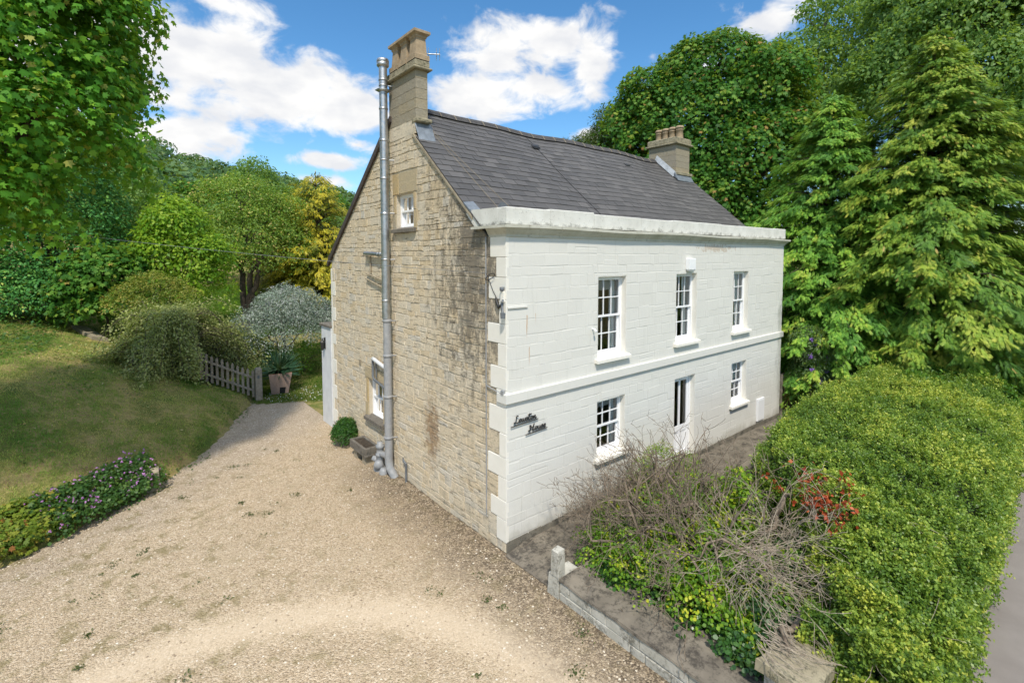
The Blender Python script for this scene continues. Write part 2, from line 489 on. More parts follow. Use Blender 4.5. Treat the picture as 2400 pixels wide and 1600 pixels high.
def m_parapet():
    g = G('lichened_white_parapet'); P = g.geo(); x, y, z = g.xyz(P)[0:3]
    col = g.ramp(g.noise(3, 6, .6, P), [(.3, (.56, .55, .50)), (.7, (.70, .69, .64))])
    n = g.noise(3.2, 9, .75, g.mp((1, 1, 1.2), vec=P))
    low = g.rng(z, 6.16, 5.98, 0, .22)
    f = g.rng(g.math('ADD', n, low), .60, .82)
    col = g.mix(g.math('MULTIPLY', f, .8), col, (.13, .125, .105))
    sp = g.rng(g.noise(24, 6, .7, P), .56, .70); col = g.mix(g.math('MULTIPLY', sp, .55), col, (.20, .19, .165))
    g.pbr(col, .9, g.bump(g.noise(30, 6, .7, P), .5, .012), 0, .2)
    return g.m


M['parapet'] = m_parapet()
M['cornice'] = m_lichen('cornice_paint', (.42, .41, .33), (.58, .57, .50), (.14, .13, .09), .35, 4)


def m_slate():
    g = G('roof_slate'); P = g.geo()
    t = g.attr()
    col = g.ramp(t, [(0, (.062, .059, .057)), (.5, (.078, .074, .071)), (1, (.102, .096, .091))])
    st = g.noise(7, 7, .7, g.mp((1.0, .25, .25), vec=P))
    col = g.mix(g.rng(st, .5, .8, 0, .3), col, (.14, .13, .122))
    sp = g.rng(g.noise(14, 6, .8, P), .64, .74); big = g.rng(g.noise(1.3, 4, .6, P), .46, .60)
    col = g.mix(g.math('MULTIPLY', g.math('MULTIPLY', sp, big), .6), col, (.38, .36, .31))
    g.pbr(col, .58, g.bump(g.noise(26, 5, .6, P), .25, .006), 0, .4)
    return g.m


M['slate'] = m_slate()
M['ridge'] = simple('ridge_tile', (.035, .033, .033), (.07, .066, .062), 8, .7, .4, 40)
M['verge'] = simple('verge_mortar', (.24, .20, .14), (.36, .31, .22), 8, .9, .5, 40)
M['barge'] = simple('dark_barge_board', (.045, .035, .03), (.09, .07, .06), 8, .7, .3, 40)


def m_gravel():
    g = G('gravel'); P = g.geo(); x, y, z = g.xyz(P)[0:3]
    c1 = g.vor(40, P); c2 = g.vor(85, P)
    sx = g.n('SeparateColor'); g.l(c1, sx.inputs[0])
    sy = g.n('SeparateColor'); g.l(c2, sy.inputs[0])
    stones = g.ramp(sx.outputs[0], [(0, (.26, .20, .13)), (.25, (.45, .36, .245)), (.6, (.57, .465, .335)), (.85, (.66, .56, .42)), (1, (.78, .69, .56))])
    sm = g.ramp(sy.outputs[0], [(0, (.30, .23, .155)), (.5, (.53, .43, .30)), (1, (.69, .59, .45))])
    col = g.mix(1.0, g.mix(.45, stones, sm), (.93, .89, .845), 'MULTIPLY')
    n = g.noise(1.1, 6, .6, P); nf = g.noise(5, 6, .65, P)
    col = g.mix(g.rng(n, .45, .75, 0, .45), col, (.50, .405, .28))
    # tyre track worn to pale dust: an arc across the turning place
    dx = g.math('SUBTRACT', x, -5.2); dy = g.math('SUBTRACT', y, -2.8)
    rad = g.math('SQRT', g.math('ADD', g.math('MULTIPLY', dx, dx), g.math('MULTIPLY', dy, dy)))
    dd = g.math('ABSOLUTE', g.math('SUBTRACT', g.math('ADD', rad, g.math('MULTIPLY', g.math('SUBTRACT', nf, .5), .35)), 4.02))
    tr = g.rng(g.math('ADD', dd, g.math('MULTIPLY', g.math('SUBTRACT', nf, .5), .5)), .62, .0)
    col = g.mix(g.math('MULTIPLY', tr, .55), col, (.56, .46, .335))
    # dark damp debris along the house and the low wall
    edge = g.math('ADD', x, g.math('MULTIPLY', g.math('SUBTRACT', n, .5), 1.6))
    dk = g.math('MULTIPLY', g.rng(edge, -1.9, -.05), g.rng(y, 6.5, 4.0))
    dk = g.math('MULTIPLY', dk, g.rng(nf, .25, .6, .55, 1))
    dark = g.mix(g.rng(sx.outputs[1], .45, .8), (.085, .065, .045), (.34, .27, .185))
    col = g.mix(g.math('MULTIPLY', dk, .9), col, dark)
    # maple shade painted in as a pinkish grey band towards the flower bed
    bed = g.math('SUBTRACT', g.math('MULTIPLY', g.math('ADD', x, 7.1), -.61), g.math('MULTIPLY', g.math('SUBTRACT', y, 5.3), -.79))
    gr = g.rng(g.math('ADD', bed, g.math('MULTIPLY', g.math('SUBTRACT', n, .5), 2.4)), -2.0, -.3)
    col = g.mix(g.math('MULTIPLY', gr, .62), col, g.mix(.5, stones, (.22, .18, .155)))
    # thin moss and weed stain
    ms = g.math('MULTIPLY', g.rng(g.noise(2.6, 7, .7, g.mp((1, 1, 1), (7, 3, 0), vec=P)), .50, .64), g.rng(x, -2.2, -5.0, .35, 1))
    ms = g.math('MULTIPLY', ms, g.math('SUBTRACT', 1.0, tr))
    col = g.mix(g.math('MULTIPLY', ms, .72), col, (.21, .175, .075))
    d1 = g.vor(40, P, 'Distance'); d2 = g.vor(85, P, 'Distance')
    hgt = g.math('ADD', g.math('MULTIPLY', d1, -1.0), g.math('MULTIPLY', d2, -.5))
    amt = g.n('Bump'); amt.inputs['Distance'].default_value = .022
    g.l(g.math('SUBTRACT', .85, g.math('MULTIPLY', tr, .65)), amt.inputs['Strength']); g.l(hgt, amt.inputs['Height'])
    b = g.bump(n, .6, .06, amt.outputs[0])
    g.pbr(col, .95, b, 0, .15)
    return g.m


M['gravel'] = m_gravel()


def m_lawn():
    g = G('lawn'); P = g.geo()
    n = g.noise(1.0, 6, .65, P); n2 = g.noise(9, 6, .7, P)
    col = g.ramp(g.math('ADD', n, g.math('MULTIPLY', g.math('SUBTRACT', n2, .5), .5)), [(.32, (.085, .12, .027)), (.46, (.16, .165, .046)), (.58, (.29, .235, .10)), (.72, (.21, .145, .072))])
    g.pbr(col, .95, g.bump(n2, 1.0, .05), 0, .1)
    return g.m


M['lawn'] = m_lawn()
M['tarmac'] = simple('pavement_tarmac', (.20, .175, .16), (.26, .235, .215), 1.2, .9, .6, 160)
M['road_mat'] = simple('road_tarmac', (.045, .045, .047), (.065, .065, .066), 2, .9, .6, 140)
M['kerb_mat'] = simple('kerb_stone', (.25, .24, .23), (.33, .32, .30), 5, .9, .4, 60)

M['L_maple'] = leafmat('maple_leaves', [(0, (0.041, 0.161, 0.020)), (.45, (0.098, 0.318, 0.029)), (.78, (0.248, 0.529, 0.050)), (.93, (0.466, 0.534, 0.075)), (1, (0.534, 0.534, 0.126))], 0.52, .55, .22)
M['L_dark'] = leafmat('dark_evergreen_leaves', [(0, (0.032, 0.138, 0.037)), (.6, (0.093, 0.291, 0.065)), (.92, (0.289, 0.580, 0.112)), (1, (0.577, 0.580, 0.141))], 0.28, .55, .22)
M['L_yg'] = leafmat('lime_leaves', [(0, (0.086, 0.239, 0.017)), (.5, (0.205, 0.409, 0.025)), (1, (0.428, 0.580, 0.052))], 0.55)
M['L_mid'] = leafmat('bronze_green_leaves', [(0, (0.092, 0.190, 0.030)), (.6, (0.232, 0.382, 0.058)), (.88, (0.461, 0.527, 0.092)), (1, (0.580, 0.468, 0.160))], 0.48)
M['L_gold'] = leafmat('golden_conifer_foliage', [(0, (0.115, 0.149, 0.014)), (.4, (0.311, 0.297, 0.021)), (.8, (0.580, 0.461, 0.030)), (1, (0.580, 0.580, 0.060))], .3)
M['L_silver'] = leafmat('silver_leaves', [(0, (0.143, 0.201, 0.143)), (.5, (0.305, 0.381, 0.286)), (1, (0.468, 0.468, 0.468))], .2, .55, .35, (.2, .27, .14))
M['L_coton'] = leafmat('dusty_green_leaves', [(0, (0.138, 0.174, 0.053)), (.5, (0.345, 0.377, 0.119)), (.85, (0.467, 0.477, 0.208)), (1, (0.467, 0.477, 0.281))], 0.35, .55)
M['L_gbush'] = leafmat('gold_bush_leaves', [(0, (0.080, 0.136, 0.019)), (.6, (0.224, 0.256, 0.032)), (1, (0.384, 0.304, 0.064))], .3)
M['L_con'] = leafmat('cypress_foliage', [(0, (0.048, 0.130, 0.023)), (.45, (0.146, 0.293, 0.039)), (.8, (0.372, 0.486, 0.062)), (.96, (0.546, 0.560, 0.099)), (1, (0.546, 0.384, 0.112))], 0.35, .55)
M['L_con2'] = leafmat('dark_cypress_foliage', [(0, (0.047, 0.150, 0.029)), (.5, (0.152, 0.352, 0.047)), (.85, (0.357, 0.580, 0.070)), (1, (0.580, 0.580, 0.101))], 0.35, .55)
M['L_syc'] = leafmat('sycamore_leaves', [(0, (0.022, 0.091, 0.016)), (.5, (0.063, 0.196, 0.025)), (.85, (0.169, 0.317, 0.041)), (.94, (0.299, 0.373, 0.055)), (1, (0.386, 0.244, 0.077))], 0.42, .55, .22)
M['L_yew'] = leafmat('yew_foliage', [(0, (0.018, 0.046, 0.010)), (.6, (0.052, 0.098, 0.018)), (1, (0.117, 0.143, 0.029))], .2)
M['L_ash'] = leafmat('ash_leaves', [(0, (0.059, 0.150, 0.036)), (.6, (0.150, 0.296, 0.071)), (1, (0.296, 0.455, 0.120))], 0.50)
M['L_hedge'] = leafmat('box_hedge_leaves', [(0, (0.071, 0.157, 0.028)), (.45, (0.177, 0.292, 0.042)), (.82, (0.352, 0.459, 0.066)), (.95, (0.538, 0.568, 0.085)), (1, (0.538, 0.563, 0.075))], 0.40, .42, .45)
M['L_hedge_green'] = leafmat('privet_leaves', [(0, (.03, .10, .010)), (.6, (.075, .19, .016)), (1, (.16, .29, .03))], .35)
M['L_scrub'] = leafmat('scrub_leaves', [(0, (0.060, 0.166, 0.017)), (.5, (0.156, 0.314, 0.023)), (.85, (0.348, 0.497, 0.030)), (1, (0.580, 0.580, 0.044))], .42)
M['L_ivy'] = leafmat('ivy_leaves', [(0, (.012, .05, .010)), (.7, (.04, .12, .018)), (1, (.11, .20, .04))], .2, .35, .5)
M['L_red'] = leafmat('dead_red_leaves', [(0, (0.180, 0.027, 0.012)), (.6, (0.375, 0.068, 0.022)), (1, (0.540, 0.135, 0.045))], .3, .5, .3, (.35, .05, .01))
M['L_yucca'] = leafmat('yucca_blades', [(0, (.015, .055, .03)), (.6, (.045, .115, .06)), (1, (.12, .19, .11))], .12, .4, .5)
M['L_ger'] = leafmat('geranium_leaves', [(0, (.02, .07, .014)), (.7, (.06, .14, .025)), (1, (.13, .2, .04))], .3)
M['L_bed'] = leafmat('yellowing_bed_leaves', [(0, (.06, .13, .015)), (.5, (.17, .24, .025)), (.88, (.30, .31, .04)), (1, (.30, .12, .035))], .35)
M['L_weed'] = leafmat('weed_leaves', [(0, (.035, .06, .015)), (.6, (.075, .095, .03)), (1, (.15, .15, .06))], .2)
M['L_box'] = leafmat('box_ball_leaves', [(0, (.015, .06, .010)), (.7, (.035, .12, .016)), (1, (.09, .19, .03))], .25)
M['L_budd'] = leafmat('buddleia_leaves', [(0, (.04, .09, .03)), (.6, (.09, .16, .05)), (1, (.18, .25, .10))], .3)
M['purple'] = leafmat('purple_petals', [(0, (.20, .10, .42)), (1, (.38, .24, .62))], .3, .5, .3, (.3, .15, .5))
M['pink'] = leafmat('pink_petals', [(0, (.42, .16, .44)), (1, (.62, .34, .62))], .3, .5, .3, (.5, .2, .5))
M['daisy'] = leafmat('daisy_petals', [(0, (.7, .7, .65)), (1, (.8, .8, .75))], .2)
M['yellow_leaf'] = leafmat('fallen_leaf', [(0, (.32, .20, .08)), (.5, (.50, .42, .10)), (1, (.62, .52, .30))], .2, .6, .3, (.5, .4, .1))
M['L_wood'] = leafmat('far_wood_leaves', [(0, (0.031, 0.086, 0.026)), (.6, (0.076, 0.162, 0.042)), (1, (0.171, 0.246, 0.067))], .25)
M['L_grass'] = leafmat('grass_blades', [(0, (0.116, 0.269, 0.041)), (.4, (0.296, 0.409, 0.073)), (.65, (0.580, 0.498, 0.155)), (.85, (0.580, 0.580, 0.255)), (1, (0.580, 0.286, 0.139))], .25, .6, .2)
M['L_turf'] = leafmat('fresh_grass_blades', [(0, (.03, .10, .010)), (1, (.10, .20, .02))], .3, .6, .2)
M['dead_wood'] = simple('dead_wood', (.075, .055, .040), (.27, .215, .155), 14, .9, .4, 60)
M['dead_twig'] = simple('bleached_twig', (.16, .125, .095), (.46, .39, .30), 9, .9, .3, 60)

# ------------------------------------------------------------------ terrain
EDGE = np.array([(-40, -8), (-14, 1.6), (-9.5, 3.6), (-7.1, 5.3), (-4.9, 7.0), (-3.75, 8.5), (-2.6, 10.8), (-1.5, 13.0), (-1.2, 20), (-1.5, 60)], float)


def edge_dist(x, y):
    """signed distance to the drive's left edge, positive on the bank"""
    P = np.stack([x, y], -1); best = np.full(x.shape, 1e9); sg = np.ones(x.shape)
    for a, b in zip(EDGE[:-1], EDGE[1:]):
        d = b - a; t = np.clip(((P - a) @ d) / (d @ d), 0, 1)
        q = a + t[..., None] * d; D = np.linalg.norm(P - q, axis=-1)
        s = d[0] * (P[..., 1] - a[1]) - d[1] * (P[..., 0] - a[0])
        u = D < best - 1e-9
        best = np.where(u, D, best); sg = np.where(u, s, sg)
    return np.where(sg > 0, best, -best)


def terrain(x, y):
    x = np.asarray(x, float); y = np.asarray(y, float)
    wob = snoise(np.stack([x, y, 0 * x], -1), .8) * .14
    d = edge_dist(x, y) + wob
    z = np.full(x.shape, -.04)
    dp = np.maximum(d, 0)
    k = np.clip((y - 2) / 6, .35, 1)                              # the bank is lower towards the lane
    z = z + k * 4.2 * (1 - np.exp(-.60 * dp / 4.2)) + .17 * np.clip(d / .22, 0, 1)
    z = z + .10 * np.maximum(0, y - 16.5) * np.clip((y - 16.5) / 4, 0, 1) * np.where(d > 0, .55, 1)
    yl = 13.0 + (x + 1.5) * -.60 + wob
    z = z + np.where((d <= 0) & (y > yl), .06 * np.clip((y - yl) / .15, 0, 1), 0)
    # shrub bank to the right of the planter
    bx = np.exp(-((x - 3.2) / 2.4) ** 2 - ((y - 18.0) / 2.0) ** 2) * 1.0
    z = z + bx * (x > -.5)
    z = z + snoise(np.stack([x, y, 0 * x], -1), 1.6) * .03 * np.clip(d, 0, 1)
    return z


def tz(x, y): return float(terrain(np.array([x]), np.array([y]))[0])


def grid_mesh(name, xs, ys, zf, mat, parent=None, smooth=True):
    X, Y = np.meshgrid(xs, ys); Z = zf(X, Y)
    V = np.stack([X, Y, Z], -1).reshape(-1, 3)
    nx, ny = len(xs), len(ys); i = np.arange(nx - 1)[None, :] + nx * np.arange(ny - 1)[:, None]
    F = np.stack([i, i + 1, i + nx + 1, i + nx], -1).reshape(-1, 4)
    return np_mesh(name, V, F.ravel(), np.arange(len(F)) * 4, mat, None, parent, smooth)


xs = np.concatenate([np.linspace(-60, -14, 24)[:-1], np.arange(-14, 5, .22), np.linspace(5, 60, 45)])
ys = np.concatenate([np.linspace(-5.7, 2, 16)[:-1], np.arange(2, 24, .22), np.linspace(24, 110, 50)])
tag(grid_mesh('lawn', xs, ys, terrain, M['lawn']), 'rough sloping lawn and garden ground', None, None, 'structure')

mb = MB(); mb.face([(-2500, -2500, -.35), (2500, -2500, -.35), (2500, 2500, -.35), (-2500, 2500, -.35)])
tag(mb.build('ground', M['lawn']), 'ground reaching to the horizon', None, None, 'structure')
mb = MB(); mb.face([(-30, -5.98, 0), (-.02, -5.98, 0), (-.02, -1.2, 0), (.1, 0, 0), (.1, 14.5, 0), (-3.4, 14.5, 0), (-5.2, 10, 0), (-8, 8, 0), (-12, 6.5, 0), (-30, 3.0, 0)])
tag(mb.build('gravel_drive', M['gravel']), 'pale gravel drive', None, None, 'structure')
mb = MB(); mb.box(-40, 70, -7.95, -5.9, -.3, .012); mb.box(1.0, 70, -5.899, -4.9, -.3, .012)
tag(mb.build('pavement', M['tarmac']), 'grey tarmac pavement', None, None, 'structure')
mb = MB(); mb.box(-40, 70, -8.1, -7.952, -.3, .016)
tag(mb.build('kerb', M['kerb_mat']), 'stone kerb', None, None, 'structure')
mb = MB(); mb.box(-40, 70, -15, -8.102, -.3, -.11)
tag(mb.build('road', M['road_mat']), 'tarmac road', None, None, 'structure')


def hill_z(X, Y):
    d = np.clip((Y - 112) / 150, 0, 1)
    base = 10 + 32 * d ** 1.1 * np.clip(1.30 - .0085 * (X - 5), .25, 1.7)
    base = np.where(Y > 262, base - (Y - 262) * .1, base)
    return base * np.clip((Y - 95) / 18, 0, 1) + 2 * snoise(np.stack([X, Y, 0 * X], -1), .03)


tag(grid_mesh('hill', np.linspace(-150, 260, 70), np.linspace(96, 330, 50), hill_z, M['lawn']), 'wooded hillside', None, None, 'structure')

# garden paths and soil in front of the house
mb = MB(); mb.box(.35, 12.4, -1.25, -.004, -.2, .10, b=.01)
tag(mb.build('garden_path', M['slab_conc']), 'dark concrete path', None, None, 'structure')
mb = MB()
mb.raw([(-.06, -.03, .015), (.345, -.03, .095), (.345, -1.25, .095), (-.04, -1.22, .015), (-.06, -.03, -.1), (.345, -.03, -.1), (.345, -1.25, -.1), (-.04, -1.22, -.1)],
       [(3, 2, 1, 0), (0, 1, 5, 4), (1, 2, 6, 5), (2, 3, 7, 6), (3, 0, 4, 7)])
tag(mb.build('doorstep_ramp', M['slab_conc']), 'dark concrete ramp', None, None, 'structure')
tag(grid_mesh('garden_bed', np.linspace(.44, 13.5, 60), np.linspace(-5.4, -1.256, 30), lambda X, Y: .10 + .10 * snoise(np.stack([X, Y, 0 * X], -1), 1.2) * np.clip((X - .5) * 2, 0, 1) * np.clip((-1.3 - Y) * 2, 0, 1), M['soil']), 'garden bed soil', None, None, 'structure')

# ------------------------------------------------------------------ the house
L_, D_ = 11.73, 8.73
RY, RZ = 4.22, 9.02                                                # ridge
FS = .868; BS = (9.02 - 5.42) / (8.80 - 4.22)                      # slopes


def sag(x): return .026 * sin(x * 1.05 + .4) + .018 * sin(x * 2.3 + 1.0) - .01


def roof_z(y): return RZ - FS * (RY - y) if y < RY else RZ - BS * (y - RY)


house = thing('stone_house', 'two storey stone house with white painted front and dark slate roof', 'house')


def clip_poly(poly, line):
    """keep the side where a*s + b*t <= c"""
    a, b, c = line; out = []
    for i in range(len(poly)):
        p, q = poly[i], poly[(i + 1) % len(poly)]
        fp = a * p[0] + b * p[1] - c; fq = a * q[0] + b * q[1] - c
        if fp <= 0: out.append(p)
        if fp * fq < 0:
            k = fp / (fp - fq); out.append((p[0] + k * (q[0] - p[0]), p[1] + k * (q[1] - p[1])))
    return out


def rect_minus(r, h):
    s0, s1, t0, t1 = r; a0, a1, b0, b1 = h
    if s1 <= a0 or s0 >= a1 or t1 <= b0 or t0 >= b1: return [r]
    o = []
    if s0 < a0: o.append((s0, a0, t0, t1))
    if s1 > a1: o.append((a1, s1, t0, t1))
    m0, m1 = max(s0, a0), min(s1, a1)
    if t0 < b0: o.append((m0, m1, t0, b0))
    if t1 > b1: o.append((m0, m1, b1, t1))
    return o


def masonry(mb, F, s0, s1, t0, t1, holes, lines, rowh, lens, relief, joint, bevel, R, jit=.006, jd=.012, wave=0.0, sub=False):
    t = t0
    while t < t1 - .03:
        h = R.uniform(*rowh); h = min(h, t1 - t); s = s0 - R.uniform(0, lens[0])
        if t1 - t - h < .06: h = t1 - t
        while s < s1:
            ln = R.uniform(*lens) if R.random() > .18 else R.uniform(lens[0] * .6, lens[0])
            dt = R.uniform(-.010, .010)
            rects = [(max(s, s0), min(s + ln, s1), t, t + h)]
            if R.random() < .10 and h > rowh[0] * 1.15 and ln > lens[0]: rects = [(max(s, s0), min(s + ln, s1), t, t + h * .5), (max(s, s0), min(s + ln, s1), t + h * .5, t + h)]
            for hh in list(holes):
                rects = [q for r in rects for q in rect_minus(r, hh)]
            for (a, b, c, d) in rects:
                if b - a < .035 or d - c < .03: continue
                poly = [(a, c), (b, c), (b, d), (a, d)]
                for ln_ in lines: 
                    poly = clip_poly(poly, ln_)
                    if len(poly) < 3: break
                if len(poly) < 3: continue
                if sub:
                    q_ = []
                    for i_ in range(len(poly)):
                        a_, b_ = np.array(poly[i_]), np.array(poly[(i_ + 1) % len(poly)]); m_ = max(1, min(4, int(np.linalg.norm(b_ - a_) / .07)))
                        q_ += [a_ + (b_ - a_) * k_ / m_ for k_ in range(m_)]
                    poly = q_
                P = np.array(poly); ctr = (P.max(0) + P.min(0)) / 2; ext = P.max(0) - P.min(0)
                if min(ext) < .03: continue
                P = P + R.normal(0, jit * .5, P.shape)
                def shrink(P, e):
                    k = np.maximum(1 - 2 * e / np.maximum(ext, 1e-3), .3)
                    return ctr + (P - ctr) * k
                A = shrink(P, joint); B = shrink(P + R.normal(0, jit * .4, P.shape), joint + bevel)
                rel = relief * R.uniform(.35, 1.25); n = len(P); tint = float(np.clip(R.normal(.46, .19), 0, 1))
                base = len(mb.v)
                wv = lambda p: p[1] + dt + wave * (sin(p[0] * 2.1 + p[1] * .8) + .6 * sin(p[0] * 5.3 + p[1] * 2.7) + .4 * sin(p[0] * 11.0 + p[1] * 4.1))
                V = [F(p[0], wv(p), jd) for p in A] + [F(p[0], wv(p), -rel * R.uniform(.6, 1.4)) for p in B]
                if jd < .003 and R.random() < .35: V = [(q[0], q[1] + .0022, q[2]) for q in V]
                Fc = [tuple(range(n, 2 * n))] + [(i, (i + 1) % n, n + (i + 1) % n, n + i) for i in range(n)]
                mb.raw(V, Fc, tint)
            s += ln
        t += h


def panel(mb, F, s0, s1, t0, top, holes, depth, n=0.0):
    """flat wall sheet with real openings, and reveals of the given depth"""
    br = sorted({s0, s1} | {v for h in holes for v in h[:2]} | ({RY} if s0 < RY < s1 and callable(top) and top(RY) > 8 else set()))
    tp = top if callable(top) else (lambda s: top)
    for a, b in zip(br[:-1], br[1:]):
        hs = sorted([h for h in holes if h[0] <= a + 1e-6 and h[1] >= b - 1e-6], key=lambda h: h[2])
        z = t0
        for h in hs:
            if h[2] > z + 1e-6: mb.face([F(a, z, n), F(b, z, n), F(b, h[2], n), F(a, h[2], n)])
            z = h[3]
        mb.face([F(a, z, n), F(b, z, n), F(b, tp(b), n), F(a, tp(a), n)])
    for h in holes:
        a, b, c, d = h
        for p, q in (((a, c), (b, c)), ((b, c), (b, d)), ((b, d), (a, d)), ((a, d), (a, c))):
            mb.face([F(p[0], p[1], n), F(q[0], q[1], n), F(q[0], q[1], depth), F(p[0], p[1], depth)])


FA = lambda s, t, n: (s, n, t)              # front: n is inward (+Y)
GA = lambda s, t, n: (n, s, t)              # gable: n is inward (+X)
R = np.random.default_rng(3)

# openings (s0, s1, t0, t1)
front_open = [(2.474, 3.424, 3.275, 5.01), (5.42, 6.378, 3.275, 5.01), (8.364, 9.287, 3.275, 5.01), (2.474, 3.424, 1.12, 2.35), (8.364, 9.287, 1.12, 2.35), (5.42, 6.378, .20, 2.362)]
gable_open = [(3.367, 4.231, 6.10, 6.909), (5.10, 6.02, 1.08, 2.13)]

# gable: mortar sheet with openings, blocks laid proud of it
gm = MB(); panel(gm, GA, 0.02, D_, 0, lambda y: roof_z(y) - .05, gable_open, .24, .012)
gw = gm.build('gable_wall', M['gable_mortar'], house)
gs = MB()
lines = [(-FS, 1, RZ - FS * RY - .03), (BS, 1, RZ + BS * RY - .06)]
gy0 = .56
frames = [(3.20, 4.42, 6.0, 7.42), (4.90, 6.22, .96, 2.44)]
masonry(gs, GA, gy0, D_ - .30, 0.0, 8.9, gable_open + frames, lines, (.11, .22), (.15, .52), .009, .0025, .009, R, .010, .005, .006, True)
# blocks between the long quoins of the front corner and of the back corner
qz = [0, .20, .62, .98, 1.40, 1.78, 2.22, 2.70, 3.02, 3.44, 3.86, 4.22, 4.66, 5.06, 5.42, 5.84]
for k, (a, b) in enumerate(zip(qz[:-1], qz[1:])):
    ext = (.50 if k % 2 == 0 else .235) + .05 * sin(k * 2.1)
    if k == 0: ext = .02
    masonry(gs, GA, ext, gy0, a, b, [], [], (b - a, b - a), (.24, .5), .012, .006, .010, R)
    e2 = (.34 if k % 2 else .10)
    masonry(gs, GA, D_ - .30, D_ - e2, a, b, [], lines, (b - a, b - a), (.2, .4), .012, .006, .010, R) if e2 < .3 else None
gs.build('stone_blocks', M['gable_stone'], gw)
# dressed surrounds of the two gable windows
for (a, b, c, d), (x0, x1, z0, z1) in zip(gable_open, frames):
    dm = MB()
    for r in ((x0, x1, d + .003, z1), (x0, a - .002, c - .03, c + .42), (x0 + .06, a - .002, c + .425, d), (b + .002, x1, c - .03, c + .36), (b + .002, x1 - .07, c + .365, d), (x0, x1, z0, c - .035)):
        masonry(dm, GA, r[0], r[1], r[2], r[3], [], [], (r[3] - r[2], r[3] - r[2]), (r[1] - r[0] + .5, r[1] - r[0] + .6), .014, .003, .008, R, .003)
    dm.build('window_surround', M['dressed'], gw)

# painted quoins wrapping the front corner, and at the back corner
qm = MB(); qb = MB()
for k, (a, b) in enumerate(zip(qz[:-1], qz[1:])):
    if k == 0: continue
    ext = (.50 if k % 2 == 0 else .235) + .05 * sin(k * 2.1)
    qm.box(-.016 - .002 * (k % 3), .05, -.001, ext - .006, a + .003, b - .003, R.uniform(.5, 1), b=.008)
    e2 = (.34 if k % 2 else .10)
    if a > .15 and b < 5.2: qb.box(-.018, .04, D_ - e2, D_ + .01, a + .003, b - .003, .8, b=.008)
qm.build('quoins', M['cream'], house); qb.build('quoins', M['cream'], house)

# front: painted ashlar
fm = MB(); panel(fm, FA, 0.0, L_, .20, 5.86, front_open, .30, .003)
fw = fm.build('front_wall', M['facade'], house)
fb = MB()
masonry(fb, FA, .0, L_, .235, 2.778, front_open, [], (.17, .29), (.24, .74), .0022, .0005, .016, R, .012, .0008, .007)
masonry(fb, FA, .0, L_, 2.97, 5.85, front_open, [], (.17, .29), (.24, .74), .0022, .0005, .016, R, .012, .0008, .007)
fb.build('painted_blocks', M['facade'], fw)
pm = MB(); masonry(pm, FA, 0.0, L_, -.02, .232, [front_open[5]], [], (.25, .26), (.35, .8), .010, .004, .01, R)
pm.face([(0, .01, -.1), (L_, .01, -.1), (L_, .01, .21), (0, .01, .21)])
pm.build('plinth', M['plinth'], house)
# far gable and back wall
om = MB()
om.face([(L_, .012, 0), (L_, D_, 0), (L_, D_, roof_z(D_) - .05), (L_, RY, RZ - .05), (L_, .012, roof_z(.012) - .05)])
om.face([(.02, D_, 0), (L_, D_, 0), (L_, D_, roof_z(D_) - .05), (.02, D_, roof_z(D_) - .05)])
om.build('rear_wall', M['gable_mortar'], house)
# string course, with the ends returned round the corner
sm = MB(); sm.box(-.055, L_ + .03, -.055, .03, 2.782, 2.968, b=.012); sm.box(-.055, .03, .0305, .22, 2.782, 2.968, b=.012)
sm.build('string_course', M['facade'], house)
# cornice: moulded section swept along the front, returned on the gable
cm = MB()
prof = [(.0, 5.78), (-.02, 5.785), (-.03, 5.83), (-.07, 5.87), (-.115, 5.915), (-.15, 5.94), (-.15, 5.985), (-.02, 6.0)]
for (p, q) in zip(prof[:-1], prof[1:]):
    e = p[0]; f = q[0]
    N_ = 14
    xsn = np.linspace(0, 1, N_ + 1)
    for i in range(N_):
        A = lambda u, o, zz: (o + (L_ - o - o) * u, o, zz + .012 * sin(u * 17) * (zz > 5.9))
        cm.face([A(xsn[i], e, p[1]), A(xsn[i + 1], e, p[1]), A(xsn[i + 1], f, q[1]), A(xsn[i], f, q[1])])
    yl = .52 if p[1] < 5.93 else .98
    cm.face([(e, e, p[1]), (e, yl + e * .6, p[1]), (f, yl + f * .6, q[1]), (f, f, q[1])])
cm.face([(o, .52 + o * .6, z) for o, z in prof[:5]] + [(.0, .52, 5.92)])
cm.build('cornice', M['cornice'], house)
# parapet: blocks with slightly uneven tops, raked where it returns on the gable
pp = MB()
ed = [-.02, 1.05, 2.3, 3.9, 5.2, 6.4, 7.55, 8.6, 9.9, 10.9, L_ + .02]
for i in range(len(ed) - 1):
    z = 6.31 + R.uniform(-.012, .012) + .012 * sin(i * 1.7)
    pp.box(ed[i] + (.0025 if i else 0), ed[i + 1] - .0025, -.03 + R.uniform(-.004, .004), .24, 6.0, z, b=.012)
pp.hexa([(-.022, .2405, 6.0), (-.022, .93, 5.985), (-.022, 1.23, 6.27), (-.022, 1.05, 6.325), (-.022, .2405, 6.315)],
        [(.22, .2405, 6.0), (.22, .93, 5.985), (.22, 1.23, 6.27), (.22, 1.05, 6.325), (.22, .2405, 6.315)])
pp.build('parapet', M['parapet'], house)

